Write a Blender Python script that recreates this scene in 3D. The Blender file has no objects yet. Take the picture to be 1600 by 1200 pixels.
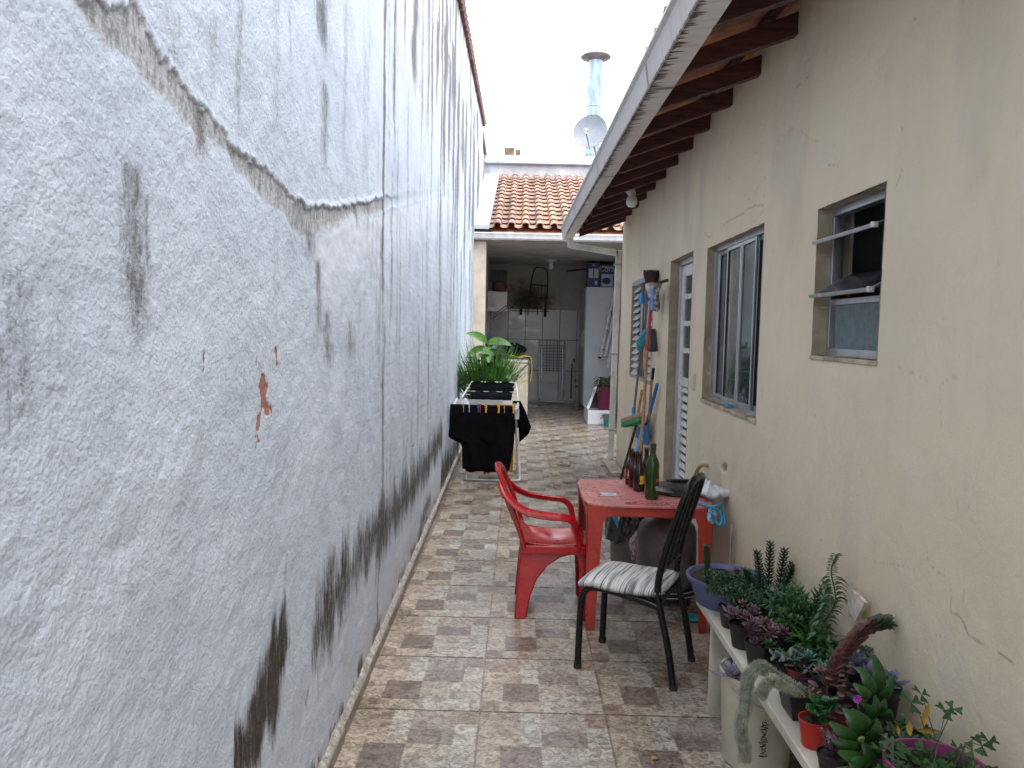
import bpy, math, random
import numpy as np
from mathutils import Vector, Matrix
random.seed(7); rng = np.random.default_rng(7)
C = bpy.context.scene; COL = C.collection
# ------------------------------------------------------------------ camera
F = 1190.0; EYE = 1.63; ROLL = math.radians(1.3)
d_ = Vector(((812-800)/F, (600-516)/F, -1.0)).normalized()
u_ = Vector((math.sin(ROLL), math.cos(ROLL), 0)); u_ = (u_ - d_*u_.dot(d_)).normalized()
r_ = d_.cross(u_)
Rcw = Matrix(((r_.x, d_.x, u_.x), (r_.y, d_.y, u_.y), (r_.z, d_.z, u_.z)))   # world -> camera
cd = bpy.data.cameras.new('camera'); cam = bpy.data.objects.new('camera', cd); COL.objects.link(cam)
cam.matrix_world = Matrix.Translation((0, 0, EYE)) @ Rcw.transposed().to_4x4()
cd.sensor_width = 36; cd.lens = F/1600*36; cd.clip_start = 0.05; cd.clip_end = 500
C.camera = cam
# ------------------------------------------------------------------ sky, sun, exposure
w = bpy.data.worlds.new("World"); C.world = w; w.use_nodes = True
nt = w.node_tree; bg = nt.nodes['Background']
sky = nt.nodes.new('ShaderNodeTexSky'); sky.sky_type = 'NISHITA'; sky.sun_disc = False
SUN_EL, SUN_AZ = math.radians(58), math.radians(160)
sky.sun_elevation = SUN_EL; sky.sun_rotation = SUN_AZ; sky.air_density = 1.0; sky.dust_density = 4.0; sky.ozone_density = 1.0
mx = nt.nodes.new('ShaderNodeMix'); mx.data_type = 'RGBA'; mx.inputs[0].default_value = 0.72
nt.links.new(sky.outputs[0], mx.inputs[6]); mx.inputs[7].default_value = (11.2, 11.45, 11.85, 1)       # bright even cloud
nt.links.new(mx.outputs[2], bg.inputs[0]); bg.inputs[1].default_value = 0.12
sd = bpy.data.lights.new('sun', 'SUN'); sd.energy = 0.6; sd.angle = math.radians(40); sd.color = (1, .96, .9)
so = bpy.data.objects.new('sun', sd); COL.objects.link(so)
sv = Vector((math.sin(SUN_AZ)*math.cos(SUN_EL), math.cos(SUN_AZ)*math.cos(SUN_EL), math.sin(SUN_EL)))
so.rotation_euler = sv.to_track_quat('Z', 'Y').to_euler()
C.view_settings.view_transform = 'Standard'; C.view_settings.look = 'None'; C.view_settings.gamma = 1
C.view_settings.exposure = 1.44
C.render.engine = 'CYCLES'
C.cycles.max_bounces = 8; C.cycles.diffuse_bounces = 4; C.cycles.transparent_max_bounces = 12

# ------------------------------------------------------------------ survey helpers: a sight line met with a real plane
def _ray(px, py): return Rcw.transposed() @ Vector(((px-800)/F, (600-py)/F, -1.0))
def on_y(px, py, y): v = _ray(px, py); t = y/v.y; return Vector((v.x*t, y, EYE+v.z*t))
def on_z(px, py, z): v = _ray(px, py); t = (z-EYE)/v.z; return Vector((v.x*t, v.y*t, z))
def on_x(px, py, x0, k): v = _ray(px, py); t = x0/(v.x-k*v.y); return Vector((v.x*t, v.y*t, EYE+v.z*t))
LX0, LK = -.648, -.010          # white wall face: x = LX0 + LK*y
WX0, WK = 1.145, .010           # cream wall face: x = WX0 + WK*y
def xl(y): return LX0+LK*y
def xw(y): return WX0+WK*y
def onW(px, py, off=0.0): return on_x(px, py, WX0-off, WK)
def onL(px, py): return on_x(px, py, LX0, LK)

# ------------------------------------------------------------------ materials
MATS = {}
def nodes(m):
    m.use_nodes = True; n = m.node_tree
    return n, n.nodes['Principled BSDF']
def N(n, t, **kw):
    x = n.nodes.new(t)
    for k, v in kw.items():
        if k.startswith('i_'):
            key = k[2:]; key = int(key) if key.isdigit() else key.replace('_', ' ')
            x.inputs[key].default_value = v
        else: setattr(x, k, v)
    return x
def rgba(c): return (c[0], c[1], c[2], 1)
def mixc(n, fac, a, b, blend='MIX'):
    m = n.nodes.new('ShaderNodeMix'); m.data_type = 'RGBA'; m.blend_type = blend
    for s, v in ((0, fac), (6, a), (7, b)):
        if isinstance(v, bpy.types.NodeSocket): n.links.new(v, m.inputs[s])
        elif s == 0: m.inputs[0].default_value = v
        else: m.inputs[s].default_value = rgba(v)
    return m.outputs[2]
def mth(n, op, a, b=None, c=None, clamp=False):
    m = n.nodes.new('ShaderNodeMath'); m.operation = op; m.use_clamp = clamp
    for i, v in enumerate((a, b, c)):
        if v is None: continue
        if isinstance(v, bpy.types.NodeSocket): n.links.new(v, m.inputs[i])
        else: m.inputs[i].default_value = v
    return m.outputs[0]
def noise(n, vec, scale, detail=4, rough=.55, dist=0):
    t = N(n, 'ShaderNodeTexNoise'); t.inputs['Scale'].default_value = scale; t.inputs['Detail'].default_value = detail
    t.inputs['Roughness'].default_value = rough; t.inputs['Distortion'].default_value = dist
    n.links.new(vec, t.inputs['Vector']); return t.outputs['Fac']
def ramp(n, fac, a, b, ca=0., cb=1.):
    m = n.nodes.new('ShaderNodeMapRange'); m.clamp = True; m.interpolation_type = 'SMOOTHSTEP'
    n.links.new(fac, m.inputs[0]); m.inputs[1].default_value = a; m.inputs[2].default_value = b
    m.inputs[3].default_value = ca; m.inputs[4].default_value = cb; return m.outputs[0]
def geo(n, scale=(1, 1, 1), kind='Object'):
    tc = N(n, 'ShaderNodeTexCoord'); mp = N(n, 'ShaderNodeMapping'); mp.inputs['Scale'].default_value = scale
    n.links.new(tc.outputs[kind], mp.inputs[0]); return mp.outputs[0]
def bumpn(n, b, h, dist, strength=1.0, prev=None):
    x = N(n, 'ShaderNodeBump'); x.inputs['Strength'].default_value = strength; x.inputs['Distance'].default_value = dist
    n.links.new(h, x.inputs['Height'])
    if prev is not None: n.links.new(prev, x.inputs['Normal'])
    n.links.new(x.outputs[0], b.inputs['Normal']); return x.outputs[0]
def pm(name, col, rough=.6, var=.12, vs=9, bump=.0, bs=60, metal=0, col2=None, c2=(.5, .65), vcol=False, stretch=(1, 1, 1), rvar=.1, spec=.5, sheen=0):
    if name in MATS: return MATS[name]
    m = bpy.data.materials.new(name); n, b = nodes(m); v = geo(n, stretch)
    f = noise(n, v, vs, 5, .6)
    lo = tuple(max(0, c*(1-var*1.6)) for c in col); hi = tuple(min(1, c*(1+var*1.2)) for c in col)
    cc = mixc(n, ramp(n, f, .3, .7), lo, hi)
    if vcol:
        a = N(n, 'ShaderNodeVertexColor'); a.layer_name = 'Col'; cc = mixc(n, 1.0, cc, a.outputs[0], 'MULTIPLY')
    if col2:
        f2 = noise(n, v, vs*2.3, 6, .65); cc = mixc(n, ramp(n, f2, *c2), cc, col2)
    n.links.new(cc, b.inputs['Base Color'])
    f3 = noise(n, v, vs*3, 3)
    n.links.new(ramp(n, f3, .3, .7, max(.03, rough-rvar), min(1, rough+rvar)), b.inputs['Roughness'])
    b.inputs['Metallic'].default_value = metal; b.inputs['Specular IOR Level'].default_value = spec
    if bump: bumpn(n, b, noise(n, v, bs, 4), bump)
    MATS[name] = m; return m
def glass(name, col=(.9, .95, .95), rough=.03, alpha=.25):
    if name in MATS: return MATS[name]
    m = bpy.data.materials.new(name); n, b = nodes(m)
    b.inputs['Base Color'].default_value = rgba(col); b.inputs['Roughness'].default_value = rough
    b.inputs['Alpha'].default_value = alpha; b.inputs['Specular IOR Level'].default_value = .9
    v = geo(n); bumpn(n, b, noise(n, v, 7, 2), .002)
    MATS[name] = m; return m

# ------------------------------------------------------------------ mesh builder
class MB:
    def __init__(s): s.v = []; s.f = []; s.c = []; s.col = None; s.mi = []; s.m = 0
    def add(s, vs, fs):
        o = len(s.v); s.v += [tuple(p) for p in vs]
        for f in fs: s.f.append(tuple(i+o for i in f)); s.c.append(s.col); s.mi.append(s.m)
    def box(s, x0, x1, y0, y1, z0, z1, M=None):
        vs = [Vector((x, y, z)) for z in (z0, z1) for y in (y0, y1) for x in (x0, x1)]
        if M is not None: vs = [M @ p for p in vs]
        s.add(vs, [(0, 2, 3, 1), (4, 5, 7, 6), (0, 1, 5, 4), (2, 6, 7, 3), (0, 4, 6, 2), (1, 3, 7, 5)])
    def bar(s, a, b, w, h, up=(0, 0, 1)):           # rectangular bar from a to b
        a = Vector(a); b = Vector(b); t = (b-a).normalized(); up = Vector(up); sd = t.cross(up)
        if sd.length < 1e-4: sd = t.cross(Vector((1, 0, 0)))
        sd.normalize(); up = sd.cross(t)
        vs = [p+sd*(i*w/2)+up*(j*h/2) for p in (a, b) for i, j in ((-1, -1), (1, -1), (1, 1), (-1, 1))]
        s.add(vs, [(3, 2, 1, 0), (4, 5, 6, 7), (0, 1, 5, 4), (1, 2, 6, 5), (2, 3, 7, 6), (3, 0, 4, 7)])
    def tube(s, pts, r, n=8, caps=True, flat=None, up=None):
        pts = [Vector(p) for p in pts]; k = len(pts)
        rs = r if isinstance(r, (list, tuple)) else [r]*k
        t0 = (pts[1]-pts[0]).normalized(); ref = Vector(up) if up else (Vector((0, 0, 1)) if abs(t0.z) < .9 else Vector((1, 0, 0)))
        nn = (ref - t0*ref.dot(t0)).normalized(); vs = []
        for i, p in enumerate(pts):
            t = (pts[min(i+1, k-1)]-pts[max(i-1, 0)])
            t = t.normalized() if t.length > 1e-9 else t0
            nn = nn - t*nn.dot(t)
            if nn.length < 1e-6: nn = t.orthogonal()
            nn.normalize(); bb = t.cross(nn); rr = rs[i]
            ra, rb = (rr*flat[0], rr*flat[1]) if flat else (rr, rr)
            for j in range(n):
                a = 2*math.pi*(j+.5)/n; vs.append(p+nn*(math.cos(a)*ra)+bb*(math.sin(a)*rb))
        fs = [(i*n+j, i*n+(j+1) % n, (i+1)*n+(j+1) % n, (i+1)*n+j) for i in range(k-1) for j in range(n)]
        if caps: fs += [tuple(range(n-1, -1, -1)), tuple((k-1)*n+j for j in range(n))]
        s.add(vs, fs)
    def lathe(s, c, prof, n=24, sx=1, sy=1, axis=None, caps=False):
        c = Vector(c); Q = axis.to_track_quat('Z', 'Y') if axis is not None else None; vs = []
        for (r, z) in prof:
            for j in range(n):
                a = 2*math.pi*j/n; p = Vector((r*math.cos(a)*sx, r*math.sin(a)*sy, z))
                vs.append(c+(Q @ p if Q else p))
        k = len(prof); fs = [(i*n+j, i*n+(j+1) % n, (i+1)*n+(j+1) % n, (i+1)*n+j) for i in range(k-1) for j in range(n)]
        if caps: fs += [tuple(range(n-1, -1, -1)), tuple((k-1)*n+j for j in range(n))]
        s.add(vs, fs)
    def prism(s, poly, ext):
        a = [Vector(p) for p in poly]; e = Vector(ext); n = len(a)
        s.add(a+[p+e for p in a], [tuple(range(n-1, -1, -1)), tuple(range(n, 2*n))]+[(i, (i+1) % n, n+(i+1) % n, n+i) for i in range(n)])
    def grid(s, P, closed=False):                     # P[i][j] points
        a = len(P); b = len(P[0]); vs = [p for r in P for p in r]
        s.add(vs, [(i*b+j, i*b+j+1, (i+1)*b+j+1, (i+1)*b+j) for i in range(a-1) for j in range(b-1)])
    def leaf(s, base, d, L, W, bend=.3, n=5, fold=.15, up=(0, 0, 1), tip=1.0):
        d = Vector(d).normalized(); up = Vector(up); sd = d.cross(up)
        if sd.length < .05: sd = d.cross(Vector((1, 0.2, 0)))
        sd.normalize(); p = Vector(base); rows = []
        for i in range(n+1):
            t = i/n; wd = W*.5*(math.sin(math.pi*min(1, t**.8*.93+.04))**.8)*tip
            nr = sd.cross(d).normalized()
            rows.append([p-sd*wd+nr*wd*fold*2, p, p+sd*wd+nr*wd*fold*2]); p = p+d*(L/n)
            d = (d-Vector((0, 0, 1))*bend*1.6/n).normalized()
        s.grid(rows)
    def fat(s, base, d, L, W, T, n=6, k=5, bend=0., shape=1.15):   # plump succulent leaf
        d = Vector(d).normalized(); sd = d.cross(Vector((0, 0, 1)))
        if sd.length < .05: sd = Vector((1, 0, 0))
        sd.normalize(); p = Vector(base); vs = []
        for i in range(k+1):
            t = i/k; w_ = max(.04, math.sin(math.pi*min(.97, t**shape*.9+.08))) if shape != 0 else max(.12, math.sqrt(max(0, 1-(2*(t*.97+.02)-1)**2))); nr = sd.cross(d).normalized()
            for j in range(n):
                a = 2*math.pi*j/n; vs.append(p+sd*(math.cos(a)*W/2*w_)+nr*(math.sin(a)*T/2*w_))
            p = p+d*(L/k); d = (d+Vector((0, 0, 1))*bend/k).normalized()
        fs = [(i*n+j, i*n+(j+1) % n, (i+1)*n+(j+1) % n, (i+1)*n+j) for i in range(k) for j in range(n)]
        fs.append(tuple(k*n+j for j in range(n))); s.add(vs, fs)
    def rosette(s, c, R, n=22, W=.35, T=.12, tilt=(.15, 1.35), ax=(0, 0, 1)):
        Q = Vector(ax).to_track_quat('Z', 'Y')
        for i in range(n):
            t = i/(n-1); a = i*2.399; el = tilt[0]+(tilt[1]-tilt[0])*t; L = R*(1-.55*t)
            d = Q @ Vector((math.cos(a)*math.cos(el), math.sin(a)*math.cos(el), math.sin(el)))
            s.fat(Vector(c)+Vector((0, 0, .01*t)), d, L, R*W*(1-.3*t), R*T, bend=.35)
    def build(s, name, mat, parent=None, smooth=True, bevel=0, loc=None, ang=38, seg=2):
        o_ = ORG.get(parent, Vector((0, 0, 0))) if parent else (Vector(loc) if loc is not None else Vector((0, 0, 0)))
        me = bpy.data.meshes.new(name)
        me.from_pydata([tuple(Vector(p)-o_) for p in s.v], [], s.f); me.validate()
        if len(me.polygons) == len(s.f) or True:
            at = me.color_attributes.new('Col', 'FLOAT_COLOR', 'CORNER'); arr = []
            for p, c in zip(me.polygons, s.c if len(me.polygons) == len(s.f) else [None]*len(me.polygons)):
                c = c or (1, 1, 1)
                for _ in range(p.loop_total): arr += [c[0], c[1], c[2], 1]
            at.data.foreach_set('color', arr)
        ms = mat if isinstance(mat, list) else [mat]
        for q in ms: me.materials.append(q)
        if len(ms) > 1: me.polygons.foreach_set('material_index', s.mi)
        if smooth: me.polygons.foreach_set('use_smooth', [True]*len(me.polygons)); me.set_sharp_from_angle(angle=math.radians(ang))
        o = bpy.data.objects.new(name, me); COL.objects.link(o)
        if parent: o.parent = parent
        else: o.location = o_
        ORG[o] = o_
        if bevel:
            b = o.modifiers.new('b', 'BEVEL'); b.width = bevel; b.segments = seg; b.limit_method = 'ANGLE'; b.angle_limit = math.radians(40)
        return o
ORG = {}
def tag(o, label=None, cat=None, group=None, kind=None):
    for k, v in (('label', label), ('category', cat), ('group', group), ('kind', kind)):
        if v: o[k] = v
    return o
def thing(name, loc, label, cat, group=None):
    o = bpy.data.objects.new(name, None); COL.objects.link(o); o.location = loc; o.empty_display_size = .05
    ORG[o] = Vector(loc); return tag(o, label, cat, group)
def copy_tree(o, loc=None, rz=None, parent=None):
    c = o.copy(); COL.objects.link(c)
    if parent: c.parent = parent
    if loc is not None: c.location = loc
    if rz is not None: c.rotation_euler = (0, 0, rz)
    for ch in o.children: copy_tree(ch, parent=c)
    return c
def text(s, name, mat, parent, size, M, ext=.0006, xs=1.0, loc=None):
    cu = bpy.data.curves.new(name, 'FONT'); cu.body = s; cu.size = size; cu.extrude = ext; cu.align_x = 'CENTER'; cu.align_y = 'CENTER'
    t = bpy.data.objects.new(name, cu); COL.objects.link(t)
    me = bpy.data.meshes.new_from_object(t.evaluated_get(bpy.context.evaluated_depsgraph_get()))
    COL.objects.unlink(t); bpy.data.objects.remove(t)
    o_ = ORG.get(parent, Vector((0, 0, 0)))
    for v in me.vertices: v.co = (M @ Vector((v.co.x*xs, v.co.y, v.co.z)))-o_
    me.materials.clear(); me.materials.append(mat)
    o = bpy.data.objects.new(name, me); COL.objects.link(o); o.parent = parent; ORG[o] = o_; return o
def frame(o, x, y):          # matrix from origin + x axis + y axis
    x = Vector(x).normalized(); y = Vector(y); z = x.cross(y).normalized(); y = z.cross(x)
    return Matrix(((x.x, y.x, z.x, o[0]), (x.y, y.y, z.y, o[1]), (x.z, y.z, z.z, o[2]), (0, 0, 0, 1)))
def bez(pts, n=8):           # Catmull-Rom through points
    P = [Vector(p) for p in pts]; P = [P[0]*2-P[1]]+P+[P[-1]*2-P[-2]]; out = []
    for i in range(1, len(P)-2):
        for k in range(n):
            t = k/n; a, b, c, d = P[i-1:i+3]
            out.append(.5*((2*b)+(c-a)*t+(2*a-5*b+4*c-d)*t*t+(3*b-a-3*c+d)*t**3))
    return out+[P[-2]]

# ------------------------------------------------------------------ numpy noise for wear masks
def vnoise(x, y, seed=0):
    xi = np.floor(x).astype(np.int64); yi = np.floor(y).astype(np.int64); fx = x-xi; fy = y-yi
    fx = fx*fx*(3-2*fx); fy = fy*fy*(3-2*fy)
    def h(a, b):
        n_ = (a*374761393+b*668265263+seed*1442695041) & 0x7fffffff
        n_ = ((n_ ^ (n_ >> 13))*1274126177) & 0x7fffffff
        return ((n_ ^ (n_ >> 16)) & 0xffff)/65535.0
    return (h(xi, yi)*(1-fx)+h(xi+1, yi)*fx)*(1-fy)+(h(xi, yi+1)*(1-fx)+h(xi+1, yi+1)*fx)*fy
def fbm(x, y, seed=0, o=5):
    s = 0; a = 1; t = 0
    for i in range(o): s = s+a*vnoise(x*2**i, y*2**i, seed+i*7); t += a; a *= .55
    return s/t
def sst(a, b, x): t = np.clip((x-a)/(b-a), 0, 1); return t*t*(3-2*t)
def polydist(Y, Z, pts):
    D = np.full(Y.shape, 9.)
    for (a, b), (c, d) in zip(pts[:-1], pts[1:]):
        L = max(1e-9, (c-a)**2+(d-b)**2); t = np.clip(((Y-a)*(c-a)+(Z-b)*(d-b))/L, 0, 1)
        D = np.minimum(D, np.hypot(Y-a-t*(c-a), Z-b-t*(d-b)))
    return D
def tidy(a):
    a = np.unique(a); k = np.concatenate([[True], np.diff(a) > 1e-4]); return a[k]
def sheet(name, ys, zs, xfun, masks, mat, parent, holes=(), flip=False):
    ys = tidy(ys); zs = tidy(zs)
    Yg, Zg = np.meshgrid(ys, zs, indexing='ij'); Xg, A, B = masks(Yg, Zg)
    Xg = Xg+xfun(Yg); n1, n2 = Yg.shape
    co = np.stack([Xg, Yg, Zg], -1).reshape(-1, 3)
    idx = np.arange(n1*n2).reshape(n1, n2)
    q = np.stack([idx[:-1, :-1], idx[1:, :-1], idx[1:, 1:], idx[:-1, 1:]], -1)
    if flip: q = q[..., ::-1]
    ok = np.ones(q.shape[:2], bool); yc = (ys[:-1]+ys[1:])/2; zc = (zs[:-1]+zs[1:])/2
    for (a, b, c, d) in holes: ok &= ~(((yc > a) & (yc < b))[:, None] & ((zc > c) & (zc < d))[None, :])
    q = q[ok].reshape(-1, 4)
    me = bpy.data.meshes.new(name); o_ = ORG.get(parent, Vector((0, 0, 0)))
    co -= np.array(o_)
    me.vertices.add(len(co)); me.vertices.foreach_set('co', co.ravel())
    me.loops.add(q.size); me.loops.foreach_set('vertex_index', q.ravel().astype(np.int32))
    me.polygons.add(len(q)); me.polygons.foreach_set('loop_start', np.arange(0, q.size, 4, dtype=np.int32))
    me.update(calc_edges=True)
    for nm, M in (('Ma', A), ('Mb', B)):
        at = me.color_attributes.new(nm, 'FLOAT_COLOR', 'POINT')
        at.data.foreach_set('color', np.concatenate([M, np.ones(M.shape[:2]+(1,))], -1).astype(np.float32).ravel())
    me.polygons.foreach_set('use_smooth', [True]*len(me.polygons)); me.materials.append(mat)
    o = bpy.data.objects.new(name, me); COL.objects.link(o); o.parent = parent; ORG[o] = o_; return o

# ================================================================== GROUND AND FLOOR
g = MB(); g.add([(-60, -40, -.06), (60, -40, -.06), (60, 90, -.06), (-60, 90, -.06)], [(0, 1, 2, 3)])
tag(g.build('ground', pm('earth', (.16, .13, .1), .9, .3, 2), smooth=False), kind='structure')

fm = bpy.data.materials.new('stone_print_tile'); n, b = nodes(fm); v = geo(n)
at = N(n, 'ShaderNodeVertexColor'); at.layer_name = 'Col'
big = noise(n, v, 26, 6, .62, 1.2); fine = noise(n, geo(n, (60, 110, 60)), 1.0, 4, .6, .6); lrg = noise(n, v, 1.1, 3)
c1 = mixc(n, ramp(n, big, .36, .62), (.60, .55, .51), (1.22, 1.2, 1.18))
cc = mixc(n, 1.0, at.outputs[0], c1, 'MULTIPLY')
c2 = mixc(n, ramp(n, fine, .34, .54), (.52, .50, .49), (1.07, 1.07, 1.07)); cc = mixc(n, .8, cc, mixc(n, 1., cc, c2, 'MULTIPLY'))
c3 = mixc(n, ramp(n, lrg, .35, .65), (.84, .82, .80), (1.05, 1.05, 1.05)); cc = mixc(n, 1.0, cc, c3, 'MULTIPLY')
dn = noise(n, v, 6, 6, .7); cc = mixc(n, ramp(n, dn, .62, .76, 0, .35), cc, (.16, .125, .10))
n.links.new(cc, b.inputs['Base Color'])
wet = noise(n, v, 2.2, 4, .6); n.links.new(ramp(n, wet, .35, .65, .2, .42), b.inputs['Roughness'])
b.inputs['Specular IOR Level'].default_value = .55
bumpn(n, b, mth(n, 'ADD', mth(n, 'MULTIPLY', big, .8), mth(n, 'MULTIPLY', fine, .25)), .0022)
PAT = [(0, .15, 0, .17, 'br'), (.15, .48, 0, .17, 'be'), (0, .17, .17, .5, 'be'), (.17, .48, .17, .5, 'dk'), (0, .32, .5, .72, 'be'),
       (0, .32, .72, 1, 'tn'), (.32, .48, .5, 1, 'pl'), (.48, 1, 0, .2, 'gl'), (.48, 1, .2, .33, 'g2'), (.48, .74, .33, .5, 'bp'), (.74, 1, .33, .5, 'gl'),
       (.48, .83, .5, .72, 'dg'), (.83, 1, .5, .8, 'pl'), (.83, 1, .8, 1, 'br'), (.48, .83, .72, 1, 'md')]
TC = dict(br=(.29, .23, .19), be=(.425, .375, .31), dk=(.215, .172, .15), tn=(.345, .295, .245), pl=(.44, .43, .39), gl=(.42, .395, .36), g2=(.40, .375, .34),
          bp=(.41, .365, .315), dg=(.25, .215, .195), md=(.335, .30, .27))
fb = MB(); fb.col = (.23, .195, .165)
fb.add([(-1.2, -4, -.0016), (2.4, -4, -.0016), (2.4, 19, -.0016), (-1.2, 19, -.0016)], [(0, 1, 2, 3)])
T = .5345
for i in range(-1, 4):
    for j in range(-8, 31):
        x0 = -.1325+T*(i)+.004; y0 = 3.148+.533*j+.004; S = T-.008; Sy = .533-.008
        if y0 > 18: continue
        fb.col = (.36, .32, .27)
        fb.add([(x0, y0, 0), (x0+S, y0, 0), (x0+S, y0+Sy, 0), (x0, y0+Sy, 0)], [(0, 1, 2, 3)])
        for (a, e, c, dd, k) in PAT:
            q = 1+random.uniform(-.09, .09); col = TC[k]; wv = random.uniform(-.02, .02); fb.col = (col[0]*q*(1+wv), col[1]*q, col[2]*q*(1-wv))
            g_ = .0028; X0 = x0+a*S+g_/2; X1 = x0+e*S-g_/2; Y0 = y0+c*Sy+g_/2; Y1 = y0+dd*Sy-g_/2
            fb.add([(X0, Y0, .0006), (X1, Y0, .0006), (X1, Y1, .0006), (X0, Y1, .0006)], [(0, 1, 2, 3)])
fo = fb.build('floor', fm, smooth=False); tag(fo, kind='structure')

# ================================================================== WHITE BOUNDARY WALL
lm = bpy.data.materials.new('white_stucco'); n, b = nodes(lm); v = geo(n)
A = N(n, 'ShaderNodeVertexColor'); A.layer_name = 'Ma'; B = N(n, 'ShaderNodeVertexColor'); B.layer_name = 'Mb'
sa = N(n, 'ShaderNodeSeparateColor'); n.links.new(A.outputs[0], sa.inputs[0]); sb = N(n, 'ShaderNodeSeparateColor'); n.links.new(B.outputs[0], sb.inputs[0])
spk = noise(n, v, 210, 4, .7); spm = noise(n, geo(n, (1, 1, .4)), 70, 4, .6); vst = noise(n, geo(n, (1, 40, 1.2)), 1.0, 5, .6)
dab = noise(n, geo(n, (1, 1, 1)), 105, 3, .5, .5); lump = noise(n, v, 22, 4, .6)
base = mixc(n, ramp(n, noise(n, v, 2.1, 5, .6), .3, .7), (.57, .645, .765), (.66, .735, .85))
base = mixc(n, ramp(n, spk, .30, .46, .42, 0), base, (.25, .26, .28))       # darker specks in the pits of the render
base = mixc(n, ramp(n, vst, .55, .8, 0, .22), base, (.33, .34, .35))
def thr(mask, k=1.0, lo=.28, hi=.75, nz=None):      # mask broken up by the grain of the render
    t = mth(n, 'ADD', mask, mth(n, 'MULTIPLY', mth(n, 'SUBTRACT', nz, .5), k)); return mth(n, 'MULTIPLY', ramp(n, t, lo, hi), ramp(n, mask, .02, .22))
mixn = mth(n, 'ADD', mth(n, 'MULTIPLY', spk, .5), mth(n, 'MULTIPLY', spm, .5))
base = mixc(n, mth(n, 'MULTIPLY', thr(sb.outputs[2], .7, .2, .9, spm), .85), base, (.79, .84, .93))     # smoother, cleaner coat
base = mixc(n, mth(n, 'MULTIPLY', thr(sb.outputs[1], .9, .25, .95, spm), .75), base, (.52, .45, .39))     # tan splash-back dirt
base = mixc(n, mth(n, 'MULTIPLY', thr(sb.outputs[0], .85, .2, .8, spm), .85), base, mixc(n, ramp(n, spm, .35, .62), (.24, .24, .24), (.52, .53, .54)))    # bare mortar scar
base = mixc(n, mth(n, 'MULTIPLY', thr(sa.outputs[0], 1.9, .12, .85, mixn), .86), base, (.105, .10, .10))    # rain streaks
mst = mth(n, 'ADD', mth(n, 'MULTIPLY', noise(n, geo(n, (1, 55, 7)), 1.0, 5, .65), .55), mth(n, 'MULTIPLY', mixn, .6))
base = mixc(n, mth(n, 'MULTIPLY', mth(n, 'MULTIPLY', thr(sa.outputs[1], 1.9, .12, 1.15, mst), ramp(n, mst, .35, .8, .8, 1.25)), .96), base, (.062, .053, .041))   # mould
base = mixc(n, thr(sa.outputs[2], .9, .42, .56, spm), base, (.42, .20, .15))                               # old red coat where paint has come off
n.links.new(base, b.inputs['Base Color']); b.inputs['Roughness'].default_value = .8; b.inputs['Specular IOR Level'].default_value = .25
wv_ = N(n, 'ShaderNodeVectorMath', operation='ADD'); nzc = N(n, 'ShaderNodeTexNoise'); nzc.inputs['Scale'].default_value = 40; nzc.inputs['Detail'].default_value = 3; n.links.new(v, nzc.inputs['Vector'])
wsc = N(n, 'ShaderNodeVectorMath', operation='SCALE'); wsc.inputs['Scale'].default_value = .03; n.links.new(nzc.outputs['Color'], wsc.inputs[0]); n.links.new(v, wv_.inputs[0]); n.links.new(wsc.outputs[0], wv_.inputs[1])
vo = N(n, 'ShaderNodeTexVoronoi', feature='F1'); vo.inputs['Scale'].default_value = 85; n.links.new(wv_.outputs[0], vo.inputs['Vector']); vor = vo.outputs['Distance']
amp = mth(n, 'SUBTRACT', 1.0, mth(n, 'MULTIPLY', sb.outputs[2], .75))
hh = mth(n, 'MULTIPLY', mth(n, 'ADD', mth(n, 'ADD', mth(n, 'MULTIPLY', vor, -1.1), mth(n, 'MULTIPLY', lump, 1.3)), mth(n, 'ADD', mth(n, 'MULTIPLY', spk, 1.0), mth(n, 'MULTIPLY', noise(n, v, 60, 6, .7), 1.0))), amp)
bumpn(n, b, hh, .0013)

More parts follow.
